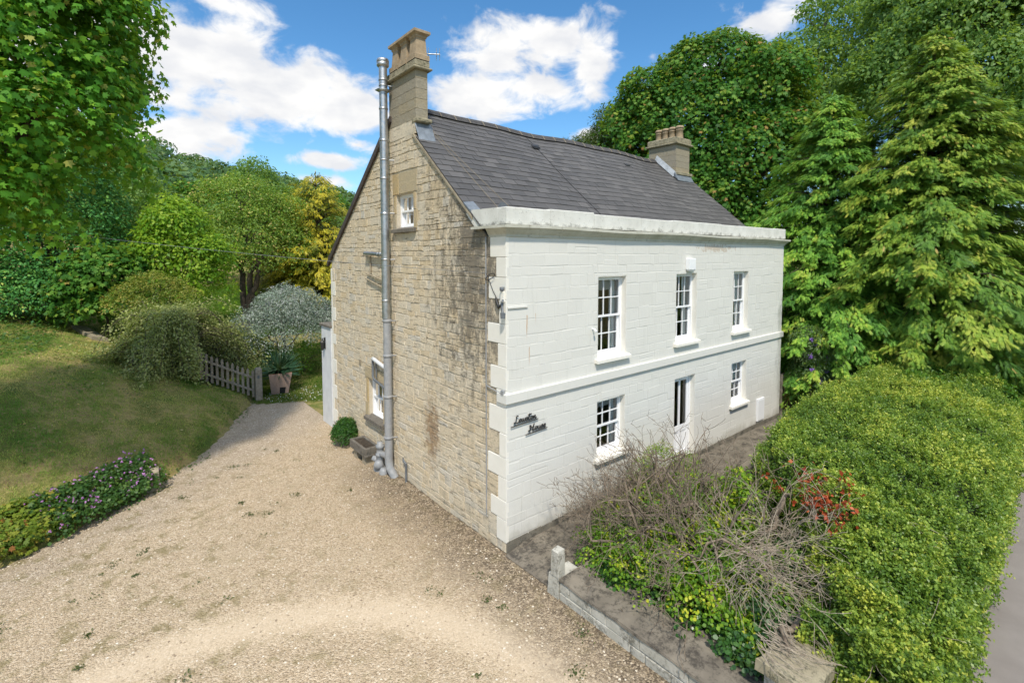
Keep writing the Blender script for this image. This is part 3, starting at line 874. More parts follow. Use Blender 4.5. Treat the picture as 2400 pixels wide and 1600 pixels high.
# roof: every slate a thin tilted slab; the ridge line wavers a little
rf = MB()
y = .50; row = 0; dy = .165
sl = math.sqrt(1 + FS * FS)
while y < RY - .02:
    y1 = min(y + dy, RY - .02); x = -.045 - (row % 2) * .18
    while x < L_ + .045:
        w = .36; a = max(x, -.045 if y < 3.02 else .30) + .003; b = min(x + w, L_ + .045) - .003
        if b - a > .02:
            j = R.normal(0, .0022); k0 = (y - .5) / 3.7; k1 = (y1 - .5) / 3.7
            lift = .016 + abs(R.normal(0, .003)); low = y - .004 + R.normal(0, .003)
            def pt(px, py, up, k): return (px, py - up * FS / sl, roof_z(py) + sag(px) * k + up / sl)
            A = [pt(a, low, lift + j, k0), pt(b, low, lift - j, k0), pt(b, y1 + .03, .006, k1), pt(a, y1 + .03, .006, k1)]
            B = [pt(a, low, lift + j - .011, k0), pt(b, low, lift - j - .011, k0), pt(b, y1 + .03, -.005, k1), pt(a, y1 + .03, -.005, k1)]
            rf.hexa(B, A, float(np.clip(R.normal(.45, .28), 0, 1)))
        x += w
    y = y1; row += 1
# back slope
for i in range(24):
    x0, x1 = -.06 + i * (L_ + .12) / 24, -.06 + (i + 1) * (L_ + .12) / 24
    P = [(x0, RY, RZ + sag(x0)), (x1, RY, RZ + sag(x1)), (x1, 8.86, roof_z(8.86)), (x0, 8.86, roof_z(8.86))]
    if i == 0: P = [(x0, 4.53, roof_z(4.53)), (x1, 4.53, roof_z(4.53))] + P[2:]
    rf.hexa([(p[0], p[1], p[2] - .06) for p in P], P, R.uniform(.3, .6))
roof = rf.build('roof', M['slate'], house)
rt = MB(); x = .30
while x < 10.7:
    a, b = x + .004, min(x + .44, 10.72) - .004; z0, z1 = RZ + sag(a) + .012, RZ + sag(b) + .012
    sec = [(-.15, -.15 * FS), (-.07, -.035), (0, .025), (.07, -.035), (.15, -.125)]
    rt.hexa([(a, RY + s, z0 + h + .05) for s, h in sec], [(b, RY + s, z1 + h + .05) for s, h in sec], R.uniform(.3, .7)); x += .448
rt.mat = 1; rj = rt
x = .30
while x < 10.7:
    z = RZ + sag(x) + .014
    rj.tube([(x, RY - .155, z - .085), (x, RY - .07, z + .018), (x, RY, z + .078)], .0085, 5); x += .448
rt.build('ridge_tiles', [M['ridge'], M['verge']], roof)
vm = MB()
for (y0, y1, z0, z1, w) in ((1.0, 3.30, None, None, 0),):
    P0 = (-.012, y0, roof_z(y0) - .075); P1 = (-.012, y1, roof_z(y1) - .075)
    vm.hexa([(-.055, P0[1], P0[2]), (.03, P0[1], P0[2]), (.03, P0[1], P0[2] + .055), (-.055, P0[1], P0[2] + .055)],
            [(-.055, P1[1], P1[2]), (.03, P1[1], P1[2]), (.03, P1[1], P1[2] + .055), (-.055, P1[1], P1[2] + .055)])
vm.build('verge', M['verge'], roof)
bm = MB()
y0, y1 = 4.40, 8.92
bm.hexa([(-.07, y0, roof_z(y0) - .20), (.02, y0, roof_z(y0) - .20), (.02, y0, roof_z(y0) - .062), (-.07, y0, roof_z(y0) - .062)],
        [(-.07, y1, roof_z(y1) - .20), (.02, y1, roof_z(y1) - .20), (.02, y1, roof_z(y1) - .062), (-.07, y1, roof_z(y1) - .062)])
bm.build('barge_board', M['barge'], roof)
for vx, vy in ((3.99, 3.60), (8.06, 3.55)):
    v = MB(); z = roof_z(vy) + .03
    v.hexa([(vx - .12, vy - .06, z - .06), (vx + .12, vy - .06, z - .06), (vx + .10, vy - .05, z + .0), (vx - .10, vy - .05, z + .0)],
           [(vx - .12, vy + .08, z + .05), (vx + .12, vy + .08, z + .05), (vx + .10, vy + .08, z + .08), (vx - .10, vy + .08, z + .08)])
    v.build('roof_vent', M['black_iron'], roof)
v = MB(); v.tube([(4.02 + .02 * sin(t * 9), .6 + t * 3.5, roof_z(.6 + t * 3.5) + .02 + sag(4.0) * t) for t in np.linspace(0, 1, 12)], .014, 5)
v.build('dark_seam', M['black_iron'], roof)

# gable end chimney
c1 = MB()
def ashlar(mb, x0, x1, y0, y1, z0, z1, h, R):
    z = z0; k = 0
    while z < z1 - .02:
        zz = min(z + h, z1); mid = (y0 + y1) / 2 + (.16 if k % 2 else -.2); xm = (x0 + x1) / 2 + (.05 if k % 2 else -.04)
        for (a, b) in ((y0, mid), (mid, y1)):
            mb.box(x0, x1, a + (.002 if a > y0 else 0), b - (.002 if b < y1 else 0), z + .002, zz - .002, R.uniform(.15, .85), b=.004)
        z = zz; k += 1
ashlar(c1, -.012, .29, 3.2, 4.52, 8.52, 9.60, .225, R)
ch1 = c1.build('chimney', M['chimney_stone'], house)
c = MB(); c.box(-.014, .28, 3.24, 4.5, 8.2, 8.515, .3, b=.004)
c.build('chimney_base', M['gable_stone'], ch1)
c = MB(); c.box(-.03, .36, 3.12, 3.36, 8.44, 8.535, .4, b=.02); c.build('drip_stone', M['cap'], ch1)
c = MB(); c.box(-.10, .37, 3.10, 4.62, 9.60, 9.66, .3, b=.02); c.box(-.05, .32, 3.15, 4.57, 9.661, 9.82, .3, b=.025)
c.build('chimney_cap', M['cap'], ch1)
c = MB()
c.hexa([(-.0, 3.10, 8.10), (.37, 3.08, 8.08), (.40, 3.02, 7.99), (-.02, 3.02, 7.99)], [(-.0, 3.235, 8.44), (.37, 3.235, 8.44), (.42, 3.24, 8.40), (-.02, 3.24, 8.40)])
c.build('lead_flashing', M['lead'], ch1)
for k, yc in enumerate((3.34, 3.78, 4.22)):
    p = MB(); w = .165
    def ring(e, z, x0=.135, yc=yc): return [(x0 - e * .95, yc - e, z), (x0 + e * .95, yc - e, z), (x0 + e * .95, yc + e, z), (x0 - e * .95, yc + e, z)]
    seq = [(.195, 9.82), (.195, 9.93), (.15, 9.96), (.128, 10.30), (.15, 10.33), (.15, 10.36), (.215, 10.40), (.215, 10.455), (.19, 10.47), (.12, 10.47), (.11, 10.25)]
    for (e0, z0), (e1, z1) in zip(seq[:-1], seq[1:]):
        A, B = ring(e0, z0), ring(e1, z1)
        for i in range(4): p.face([A[i], A[(i + 1) % 4], B[(i + 1) % 4], B[i]], .5 + .2 * k)
    p.face(ring(.11, 10.25), .1)
    p.build('chimney_pot', M['pot'] if k == 1 else M['cap'] if False else M['pot'], ch1)
a = MB(); a.tube([(.33, 3.6, 10.14), (.72, 3.35, 10.14)], .014, 6)
for t in (.42, .82, .98):
    px = .33 + .39 * t; py = 3.6 - .25 * t
    a.tube([(px, py, 10.0), (px, py, 10.28)], .006, 5)
    a.tube([(px - .08, py - .12, 10.14), (px + .08, py + .12, 10.14)], .006, 5)
a.tube([(.30, 3.7, 9.7), (.33, 3.6, 9.9), (.33, 3.6, 10.2)], .014, 6)
a.build('tv_aerial', M['steel'], ch1)

# far chimney with four round pots
c2 = MB(); ashlar(c2, 10.72, 11.62, 3.4, 4.56, 8.25, 9.53, .225, R)
ch2 = c2.build('chimney', M['chimney_stone'], house)
c = MB(); c.box(10.62, 11.72, 3.30, 4.66, 9.53, 9.60, .3, b=.02); c.box(10.68, 11.66, 3.36, 4.60, 9.601, 9.80, .3, b=.025)
c.build('chimney_cap', M['cap'], ch2)
c = MB(); c.box(10.70, 11.70, 3.31, 3.5, 8.42, 8.53, .4, b=.015); c.build('drip_stone', M['cap'], ch2)
c = MB(); c.hexa([(10.60, 3.22, roof_z(3.22) + .03), (11.66, 3.22, roof_z(3.22) + .03), (11.66, 3.39, roof_z(3.39) + .05), (10.60, 3.39, roof_z(3.39) + .05)],
                 [(10.60, 3.22, roof_z(3.22) + .05), (11.66, 3.22, roof_z(3.22) + .05), (11.66, 3.39, roof_z(3.39) + .2), (10.60, 3.39, roof_z(3.39) + .2)])
c.hexa([(10.56, 3.40, roof_z(3.40) + .02), (10.715, 3.40, roof_z(3.40) + .04), (10.715, 3.40, roof_z(3.4) + .22)], [(10.56, 4.2, roof_z(4.2) + .03), (10.715, 4.2, roof_z(4.2) + .05), (10.715, 4.2, roof_z(4.2) + .24)])
c.build('lead_flashing', M['lead'], ch2)
for k, (px, py, h) in enumerate(((11.17, 3.55, .46), (11.17, 3.84, .46), (11.17, 4.13, .46), (11.17, 4.42, .46))):
    p = MB(); p.lathe((px, py, 9.80), [(.135, 0), (.132, .1), (.122, .30), (.14, .31), (.14, .335), (.122, .34), (.122, .37), (.155, .39), (.16, .42), (.13, .45), (.12, .47), (.10, .47), (.09, .3)], 16, .5)
    p.build('chimney_pot', M['pot'], ch2)


# windows -----------------------------------------------------------
def sash_window(F, op, cols, rows_per_sash, rec, parent, curtain, sill_mat, sill_out=.10, bars=True, sill_w=.09, drop=0.085):
    s0, s1, t0, t1 = op
    def bx(mb, a, b, c, d, n0, n1, e=0.0):
        mb.box(0, 1, 0, 1, 0, 1, .5, fn=lambda x, y, z: F(a + (b - a) * x, c + (d - c) * z, n0 + (n1 - n0) * y)) if e == 0 else mb.box(a, b, n0, n1, c, d, .5, b=e, fn=lambda x, y, z: F(x, z, y))
    fr = .05; W = MB()
    bx(W, s0, s0 + fr, t0, t1, rec, rec + .12); bx(W, s1 - fr, s1, t0, t1, rec, rec + .12)
    bx(W, s0 + fr, s1 - fr, t1 - .04, t1, rec, rec + .12); bx(W, s0 + fr, s1 - fr, t0, t0 + .05, rec - .02, rec + .12)
    w = W.build('sash_window', M['white_gloss'], parent)
    a, b = s0 + fr, s1 - fr; lo, hi = t0 + .05, t1 - .04; mid = (lo + hi) / 2
    for nm, c, d, n0 in (('upper_sash', mid - .02, hi, rec + .008), ('lower_sash', lo, mid + .02, rec + .055)):
        S = MB(); st = .042; bot = .07 if nm == 'lower_sash' else .045; tp = .045
        bx(S, a + .001, a + st, c, d, n0, n0 + .042); bx(S, b - st, b - .001, c, d, n0, n0 + .042)
        bx(S, a + st, b - st, c, c + bot, n0, n0 + .042); bx(S, a + st, b - st, d - tp, d, n0, n0 + .042)
        ga, gb, gc, gd = a + st, b - st, c + bot, d - tp
        for i in range(1, cols):
            s = ga + (gb - ga) * i / cols; bx(S, s - .011, s + .011, gc, gd, n0 + .006, n0 + .038)
        for i in range(1, rows_per_sash):
            t = gc + (gd - gc) * i / rows_per_sash
            for j in range(cols):
                p0 = ga + (gb - ga) * j / cols + (.011 if j else 0); p1 = ga + (gb - ga) * (j + 1) / cols - (.011 if j < cols - 1 else 0)
                bx(S, p0, p1, t - .011, t + .011, n0 + .007, n0 + .037)
        S.build(nm, M['white_gloss'], w)
        g = MB(); nn = n0 + .024
        g.face([F(ga, gc, nn), F(gb, gc, nn), F(gb, gd, nn), F(ga, gd, nn)])
        g.build('glass', M['glass'], w)
    # the room behind, open only to the window
    rm = MB(); n0, n1 = rec + .125, rec + .9; e = .25
    A = [(s0 - e, t0 - .3), (s1 + e, t0 - .3), (s1 + e, t1 + .15), (s0 - e, t1 + .15)]
    Fr = [F(s, t, n0) for s, t in A]; Bk = [F(s, t, n1) for s, t in A]
    rm.face(Bk)
    for i in range(4): rm.face([Fr[i], Fr[(i + 1) % 4], Bk[(i + 1) % 4], Bk[i]])
    I = [(s0, t0), (s1, t0), (s1, t1), (s0, t1)]; Fi = [F(s, t, n0) for s, t in I]
    for i in range(4): rm.face([Fr[i], Fr[(i + 1) % 4], Fi[(i + 1) % 4], Fi[i]])
    rm.build('room_lining', M['dark_room'], w)
    if curtain:
        cu = MB()
        for (ca, cb) in curtain.get('folds', ()):
            n = 26; x0 = s0 + (s1 - s0) * ca; x1 = s0 + (s1 - s0) * cb
            pts = [(x0 + (x1 - x0) * i / n, rec + .145 + .012 * sin(i * 1.9) + .01 * sin(i * .7)) for i in range(n + 1)]
            for (p, q) in zip(pts[:-1], pts[1:]):
                cu.face([F(p[0], t0 - .1, p[1]), F(q[0], t0 - .1, q[1]), F(q[0], t1 + .05, q[1]), F(p[0], t1 + .05, p[1])], .5, True)
        if cu.v: cu.build('curtain', M['curtain'], w)
        if curtain.get('blind'):
            bl = MB(); tb = t1 - (t1 - t0) * curtain['blind']
            bl.box(s0, s1, 0, 1, 0, 1, .5, fn=lambda x, y, z: F(x, tb + (t1 - tb) * z, rec + .15 + .012 * y))
            bl.build('roller_blind', M['blind'], w)
    if sill_mat:
        si = MB()
        si.hexa([F(s0 - sill_w, t0 - drop, -sill_out), F(s0 - sill_w, t0 - drop * .25, -sill_out), F(s0 - sill_w, t0 + .004, .0), F(s0 - sill_w, t0 - drop, .0)],
                [F(s1 + sill_w, t0 - drop, -sill_out), F(s1 + sill_w, t0 - drop * .25, -sill_out), F(s1 + sill_w, t0 + .004, .0), F(s1 + sill_w, t0 - drop, .0)])
        si.hexa([F(s0 + .001, t0 - .02, .0005), F(s0 + .001, t0 + .004, .0005), F(s0 + .001, t0 + .03, rec - .021), F(s0 + .001, t0 - .02, rec - .021)],
                [F(s1 - .001, t0 - .02, .0005), F(s1 - .001, t0 + .004, .0005), F(s1 - .001, t0 + .03, rec - .021), F(s1 - .001, t0 - .02, rec - .021)])
        si.build('sill', sill_mat, w)
    return w


for i, op in enumerate(front_open[:5]):
    cur = [{'folds': ((.72, 1.2),), 'blind': .18}, {'folds': ((.70, 1.2),)}, {'folds': ((.66, 1.2),)}, {'folds': ((.76, 1.2),), 'blind': .20}, {'folds': ((.68, 1.2),)}][i]
    sash_window(FA, op, 3, 2, .125, house, cur, M['cream'])
sash_window(GA, gable_open[0], 3, 1, .11, house, {'folds': ((.82, 1.15),), 'blind': .2}, M['sill_dark'], .09, drop=.10, sill_w=.12)
sash_window(GA, gable_open[1], 3, 1, .11, house, {'folds': ((.7, 1.05),)}, M['sill_dark'], .11, drop=.11, sill_w=.12)
# cream painted reveals of the front openings, set just proud of the wall's own reveals
for (a, b, c, d) in front_open:
    rv = MB()
    for s, q in ((a, a + .004), (b - .004, b)):
        rv.box(s, q, .0005, .124, c, d - .004)
    rv.box(a, b, .0005, .124, d - .0038, d)
    rv.build('painted_reveal', M['cream'], fw)

# front door
a, b, c, d = front_open[5]
dr = MB()
dr.box(a, a + .06, .125, .22, c, d); dr.box(b - .06, b, .125, .22, c, d); dr.box(a + .06, b - .06, .125, .22, d - .05, d)
door = dr.build('front_door', M['white_gloss'], house)
lf = MB(); x0, x1 = a + .062, b - .062; z0, z1 = c + .02, d - .052; n0, n1 = .150, .195
xm = (x0 + x1) / 2; zm = .98
for q in ((x0, x0 + .09), (x1 - .09, x1)): lf.box(q[0], q[1], n0, n1, z0, z1)
lf.box(xm - .035, xm + .035, n0 + .001, n1 - .001, z0 + .14, z1 - .09)
lf.box(x0 + .09, x1 - .09, n0 + .0005, n1, z0, z0 + .14); lf.box(x0 + .09, x1 - .09, n0 + .0005, n1, z1 - .09, z1)
for q in ((x0 + .09, xm - .035), (xm + .035, x1 - .09)):
    lf.box(q[0], q[1], n0 + .002, n1, zm - .10, zm + .06); lf.box(q[0], q[1], n0 + .022, n1 - .01, z0 + .14, zm - .10)
lf.build('door_leaf', M['white_gloss'], door)
g = MB()
for q in ((x0 + .09, xm - .035), (xm + .035, x1 - .09)): g.face([(q[0], .172, zm + .06), (q[1], .172, zm + .06), (q[1], .172, z1 - .09), (q[0], .172, z1 - .09)])
g.build('glass', M['glass'], door)
h = MB(); h.lathe((x0 + .045, n0 - .035, 1.02), [(.0, -.03), (.022, -.025), (.026, 0), (.012, .02), (.012, .04)], 10, axis=(0, 1, 0)); h.build('door_handle', M['steel'], door)
rm = MB(); F = FA
rm.face([F(a - .3, c, .70), F(b + .3, c, .70), F(b + .3, d + .1, .70), F(a - .3, d + .1, .70)])
for p, q in (((a - .3, c), (b + .3, c)), ((b + .3, c), (b + .3, d + .1)), ((b + .3, d + .1), (a - .3, d + .1)), ((a - .3, d + .1), (a - .3, c))):
    rm.face([F(p[0], p[1], .23), F(q[0], q[1], .23), F(q[0], q[1], .70), F(p[0], p[1], .70)])
M['hall'] = simple('hall_wall', (.62, .50, .33), (.70, .58, .40), 2, .9, .1, 10)
rm.build('room_lining', M['hall'], door)
st = MB(); st.box(a - .06, b + .06, -.30, .124, .101, .20, b=.015); st.build('door_step', M['slab_conc'], door)

# small fittings on the front
m = MB(); m.box(5.83, 6.14, -.10, -.004, 5.10, 5.39, b=.012); m.hexa([(5.83, -.10, 5.10), (6.14, -.10, 5.10), (6.10, -.08, 5.06), (5.87, -.08, 5.06)][::1], [(5.83, -.02, 5.10), (6.14, -.02, 5.10), (6.10, -.03, 5.06), (5.87, -.03, 5.06)])
m.build('alarm_box', M['white_plastic'], house)
m = MB(); m.box(10.0, 10.48, -.05, -.004, .30, 1.0, b=.008); mbx = m.build('meter_box', M['white_plastic'], house)
m = MB(); m.box(10.04, 10.44, -.058, -.0505, .34, .96, b=.003); m.build('meter_door', M['white_plastic'], mbx)
m = MB(); m.tube([(2.30, -.005, 3.93), (2.30, -.07, 3.93), (2.30, -.09, 3.90)], .016, 7); m.lathe((2.30, -.095, 3.86), [(.0, 0), (.026, .005), (.026, .045), (.016, .055)], 10)
m.build('white_sensor', M['white_plastic'], house)
m = MB(); m.box(.02, .48, -.028, -.005, 4.50, 4.535, b=.004); m.build('cable_trunking', M['facade'], house)
m = MB(); m.box(-.06, -.016, .02, .10, 4.62, 4.82, b=.01); lamp = m.build('security_lamp', M['cream'], house)
m = MB(); m.lathe((-.055, .06, 4.82), [(.03, 0), (.045, .02), (.045, .07), (.0, .075)], 10); m.build('lamp_sensor', M['dark_grey_plastic'], lamp); m = MB(); m.tube([(-.055, .06, 4.60), (-.075, .03, 4.5), (-.10, -.02, 4.42)], .022, 8); m.tube([(-.10, -.02, 4.44), (-.11, -.03, 4.34)], [.05, .042], 10); m.tube([(-.10, .0, 4.62), (-.06, .03, 4.66)], .02, 7)
m.build('lamp_head', M['dark_grey_plastic'], lamp)
m = MB(); m.tube([(-.03, .10, 4.58), (-.05, .16, 4.52), (-.05, .21, 4.60), (-.04, .26, 4.70)], [.02, .03, .03, .012], 8); m.tube([(-.03, .26, 4.70), (-.024, .36, 4.80), (-.024, .45, 4.95), (-.03, .56, 5.12)], .006, 5)
m.build('lamp_cable', M['black_iron'], lamp)
m = MB(); m.tube([(-.030, .57, 5.80), (-.030, .57, 4.2), (-.030, .57, 2.5), (-.030, .57, .55)], .013, 6)
m.tube([(-.03, .57, 3.02), (-.035, .40, 2.99), (-.03, .22, 2.96), (-.05, .08, 2.97)], .012, 6)
m.box(-.07, -.018, .02, .09, 2.95, 3.03, b=.008)
m.build('cable_conduit', M['grey_plastic'], house)
m = MB()
pts = []
for k in range(25):
    th = 2 * pi * k / 24; u = .16 * cos(th) * (1 if cos(th) > 0 else .6); pts.append((-.05, .42 - .14 * cos(th), 5.06 + .045 * sin(th) + .05 * cos(th)))
m.tube(pts, .006, 5); m.build('coiled_cable', M['black_iron'], house)
m = MB(); m.box(-.03, -.006, 6.48, 6.60, 2.38, 2.54, b=.006); m.build('air_brick', M['verge'], house); m = MB(); m.box(-.035, -.006, 4.86, 5.0, 7.36, 7.50, b=.006); m.build('air_brick', M['verge'], house)

# house name in black script
STROKES = {
    'L': (.62, [[(.42, .98), (.36, 1.10), (.22, 1.08), (.16, .92), (.22, .78), (.20, .55), (.20, .25), (.12, .06), (.0, .02), (-.02, .12), (.10, .16), (.28, .02), (.46, -.01), (.62, .12)]]),
    'e': (.40, [[(.0, .12), (.20, .25), (.30, .40), (.22, .52), (.08, .42), (.05, .18), (.14, .01), (.28, .02), (.40, .14)]]),
    'w': (.60, [[(.0, .14), (.06, .50), (.07, .15), (.15, .0), (.25, .08), (.30, .50), (.31, .15), (.39, .0), (.50, .08), (.53, .46), (.60, .42)]]),
    's': (.36, [[(-.04, .10), (.14, .54), (.20, .48), (.26, .20), (.18, .0), (.04, .04)], [(.18, .0), (.36, .12)]]),
    't': (.34, [[(.0, .14), (.14, 1.02), (.10, .40), (.12, .06), (.22, .0), (.34, .12)], [(-.04, .82), (.42, .90)]]),
    'o': (.44, [[(.24, .50), (.10, .46), (.04, .22), (.12, .01), (.28, .04), (.34, .28), (.26, .50), (.30, .42), (.46, .44)]]),
    'n': (.52, [[(.04, .48), (.06, .0), (.08, .30), (.20, .50), (.28, .42), (.28, .12), (.36, .0), (.52, .14)]]),
    'H': (.78, [[(.10, .92), (.0, .86), (.04, .74), (.16, .86), (.18, .5), (.14, .1), (.02, -.02), (-.06, .08), (.1, .2)], [(.62, 1.08), (.54, .7), (.50, .2), (.52, .02), (.64, .0), (.78, .12)], [(.10, .48), (.62, .56)]]),
    'u': (.50, [[(.0, .14), (.06, .48), (.06, .14), (.16, .0), (.28, .10), (.33, .48), (.33, .10), (.40, .0), (.50, .12)]]),
}


def smooth_line(P, n=4):
    P = np.array(P, float); Q = [P[0]]
    ext = np.vstack([2 * P[0] - P[1], P, 2 * P[-1] - P[-2]])
    for i in range(1, len(ext) - 2):
        p0, p1, p2, p3 = ext[i - 1:i + 3]
        for k in range(1, n + 1):
            t = k / n; Q.append(.5 * ((2 * p1) + (-p0 + p2) * t + (2 * p0 - 5 * p1 + 4 * p2 - p3) * t * t + (-p0 + 3 * p1 - 3 * p2 + p3) * t ** 3))
    return np.array(Q)


def write(word, x0, z0, width, xh):
    tot = sum(STROKES[c][0] for c in word); sx = width / tot; m = MB(); x = 0
    for c in word:
        w, ss = STROKES[c]
        for s in ss:
            P = smooth_line([(px + x, py) for px, py in s])
            m.tube([(x0 + (p[0]) * sx + p[1] * xh * .22, -.030, z0 + p[1] * xh) for p in P], .0105, 6)
        x += w
    m.tube([(x0 - .08, -.030, z0 - .050), (x0 + width + .04, -.030, z0 - .025)], .0095, 6)
    for q in (.1, .5, .9): m.tube([(x0 + width * q, -.030, z0 - .04), (x0 + width * q, .0, z0 - .04)], .006, 5)
    return m.build('name_lettering', M['black_iron'], house)


write('Lewston', .155, 2.395, .55, .118)
write('House', .515, 2.175, .43, .118)

# metal flue and pipes on the gable
FY, FX = 4.42, -.21
m = MB(); m.lathe((FX, FY, 3.92), [(.097, 0), (.097, 6.02)], 18); m.lathe((FX, FY, 9.93), [(.097, 0), (.125, .01), (.145, .03), (.145, .09), (.135, .10), (.145, .11), (.145, .16), (.13, .19), (.0, .2)], 18)
for z in (4.35, 5.35, 6.45, 7.3, 8.2, 8.95, 9.62): m.lathe((FX, FY, z), [(.097, -.012), (.106, -.008), (.106, .03), (.097, .034)], 18)
for z in (5.36, 6.48, 7.75, 9.5): m.tube([(FX + .1, FY - .06, z), (-.005, FY - .10, z)], .016, 6); m.lathe((FX, FY, z), [(.098, -.02), (.104, -.02), (.104, .02), (.098, .02)], 18)
m.lathe((FX, FY, 9.42), [(.108, 0), (.20, -.03), (.108, -.07)], 6)
m.build('steel_flue', M['steel'], house)
m = MB(); m.lathe((FX + .02, FY, .30), [(.098, 0), (.098, 3.62)], 18)
for z in (.95, 1.98, 3.0, 3.86): m.lathe((FX + .02, FY, z), [(.098, -.03), (.112, -.026), (.112, .03), (.098, .034)], 18); m.tube([(FX + .1, FY - .07, z), (-.005, FY - .11, z)], .014, 6)
m.tube([(FX + .02, FY, .34), (FX + .02, FY - .03, .20), (FX + .05, FY - .14, .08), (FX + .08, FY - .2, -.03)], .10, 14); m.lathe((FX - .05, FY + .16, -.02), [(.11, 0), (.11, .10), (.07, .16), (.0, .16)], 14)
soil = m.build('soil_pipe', M['grey_plastic'], house)
m = MB(); m.tube([(-.05, 4.66, .4), (-.05, 4.66, 5.5)], .028, 8); m.build('white_waste_pipe', M['limewall'], soil)
m = MB(); m.tube([(-.10, 4.55, 5.48), (-.10, 5.2, 5.50), (-.10, 5.90, 5.52), (-.02, 5.98, 5.52)], .052, 10); m.tube([(-.1, 4.6, 5.47), (-.1, 4.6, 5.0)], .03, 8)
for y in (4.72, 4.80, 4.88, 5.05): m.lathe((-.10, y, 5.485), [(.052, -.02), (.062, -.02), (.062, .02), (.052, .02)], 10, axis=(0, 1, 0))
m.build('upper_branch_pipe', M['steel'], soil)
m = MB(); m.tube([(-.05, 4.6, 4.78), (-.05, 5.95, 4.98)], .022, 7); m.tube([(-.05, 4.6, 4.58), (-.05, 5.98, 4.84)], .022, 7); m.tube([(-.03, 5.7, 4.98), (-.03, 5.72, 5.45)], .026, 7)
m.build('copper_waste_pipe', M['verge'], soil)
m = MB(); m.tube([(-.10, 4.5, 2.58), (-.10, 5.0, 2.66), (-.10, 5.45, 2.74)], .05, 10); m.lathe((-.10, 5.45, 2.74), [(.0, 0.03), (.055, .03), (.055, -.03)], 12, axis=(0, 1, 0)); m.build('lower_branch_pipe', M['limewall'], soil)
m = MB(); m.tube([(-.08, 5.55, 2.70), (-.08, 5.55, 2.25), (-.08, 5.45, 2.18), (-.08, 4.6, 2.04)], .034, 8); m.tube([(-.06, 5.38, 2.62), (-.06, 5.38, 2.25)], .022, 7); m.build('dark_waste_pipe', M['dark_grey_plastic'], soil)
m = MB(); bx_, by_ = -.22, 4.86
m.lathe((bx_, by_, 0), [(.17, 0), (.17, .06), (.10, .08), (.10, .36), (.115, .37), (.115, .42), (.09, .43), (.09, .56), (.11, .57), (.11, .64), (.075, .66), (.075, .71), (.0, .72)], 16)
m.tube([(bx_, by_, .42), (-.20, 4.5, .46)], .075, 12); m.lathe((bx_ - .11, by_ - .12, .17), [(.0, .03), (.115, .03), (.115, -.09)], 14, axis=(-.5, -.8, 0)); m.tube([(bx_, by_, .22), (bx_ - .1, by_ + .2, .26)], .07, 12)
m.build('drain_junction', M['grey_plastic'], soil)
m = MB(); m.tube([(-.05, 3.79, -.02), (-.05, 3.79, .46)], .028, 8); m.tube([(-.05, 3.79, .44), (-.07, 3.85, .50), (-.07, 3.90, .52)], .022, 7); m.tube([(-.07, 3.90, .46), (-.07, 3.90, .58)], .014, 6)
m.build('standpipe_tap', M['dark_grey_plastic'], house)
m = MB()
for dx in (0, .16): m.tube([(.42 + dx * .2, 3.9, roof_z(3.9) + .05), (.62 + dx, 2.4, roof_z(2.4) + .035), (.74 + dx * 2.2, 1.25, roof_z(1.25) + .035), (.78 + dx * 2.4, .6, roof_z(.6) + .03)], .005, 5)
m.build('roof_cable', M['verge'], roof)
m = MB(); P = [(.80 + .13 * cos(t), 1.12 - .02, 6.40 + .14 * sin(t)) for t in np.linspace(0, 2 * pi, 17)[:-1]]; m.hexa(P, [(p[0] + .03, p[1] + .05, p[2]) for p in P]); m.build('satellite_dish', M['dark_grey_plastic'], roof)
m = MB(); m.hexa([(-.05, 1.05, 6.29), (.2, 1.05, 6.31), (.2, 1.3, 6.49), (-.05, 1.28, 6.46)], [(-.05, 1.05, 6.33), (.2, 1.05, 6.35), (.2, 1.3, 6.53), (-.05, 1.28, 6.50)]); m.build('lead_flashing', M['lead'], roof)

# low white rear wing, its corner just showing past the gable
m = MB(); m.box(-.05, 4.2, D_ + .02, 9.62, 0, 3.18); wing = m.build('rear_wing', M['limewall'], house)
m = MB(); m.box(-.10, 4.25, D_ - .0, 9.68, 3.181, 3.27, b=.02); m.build('wing_coping', M['sill_dark'], wing)
m = MB(); cx, cy = -.14, 9.28; m.tube([(-.05, cy, 2.72), (-.12, cy, 2.80), (cx - .02, cy, 2.74)], .012, 6)
m.lathe((cx, cy, 2.40), [(.0, 0), (.03, .02), (.045, .05), (.07, .26), (.085, .27), (.05, .33), (.012, .36), (.012, .40), (0, .41)], 6, smooth=False); m.box(-.075, -.05, cy - .04, cy + .04, 2.45, 2.82)
m.build('carriage_lantern', M['black_iron'], wing)

# ------------------------------------------------------------------ walls and small things round the house
wall = thing('garden_wall', 'low stone retaining wall with flat dark top beside the gravel drive', 'wall', (0, -3, 0))
w = MB(); WX = lambda s, t, n: (-.10 + n, s, t)
w.face([(-.09, -4.5, -.1), (-.09, -1.46, -.1), (-.09, -1.46, .30), (-.09, -4.5, .30)])
masonry(w, WX, -4.5, -1.46, -.05, .30, [], [], (.17, .18), (.30, .75), .010, .004, .010, R, .006)
w.build('wall_face', M['white_lichen'], wall)
w = MB(); ys_ = np.linspace(-4.42, -1.46, 14)
for i in range(13):
    a, b = ys_[i], ys_[i + 1]; za = .335 + .01 * sin(a * 4); zb = .335 + .01 * sin(b * 4); xa = -.125 + .008 * sin(a * 7); xb = -.125 + .008 * sin(b * 7)
    w.hexa([(xa, a, .301), (.60, a, .301), (.62, a, za + .03), (xa + .01, a, za)], [(xb, b, .301), (.60, b, .301), (.62, b, zb + .03), (xb + .01, b, zb)])
w.build('wall_top', M['slab_conc'], wall)
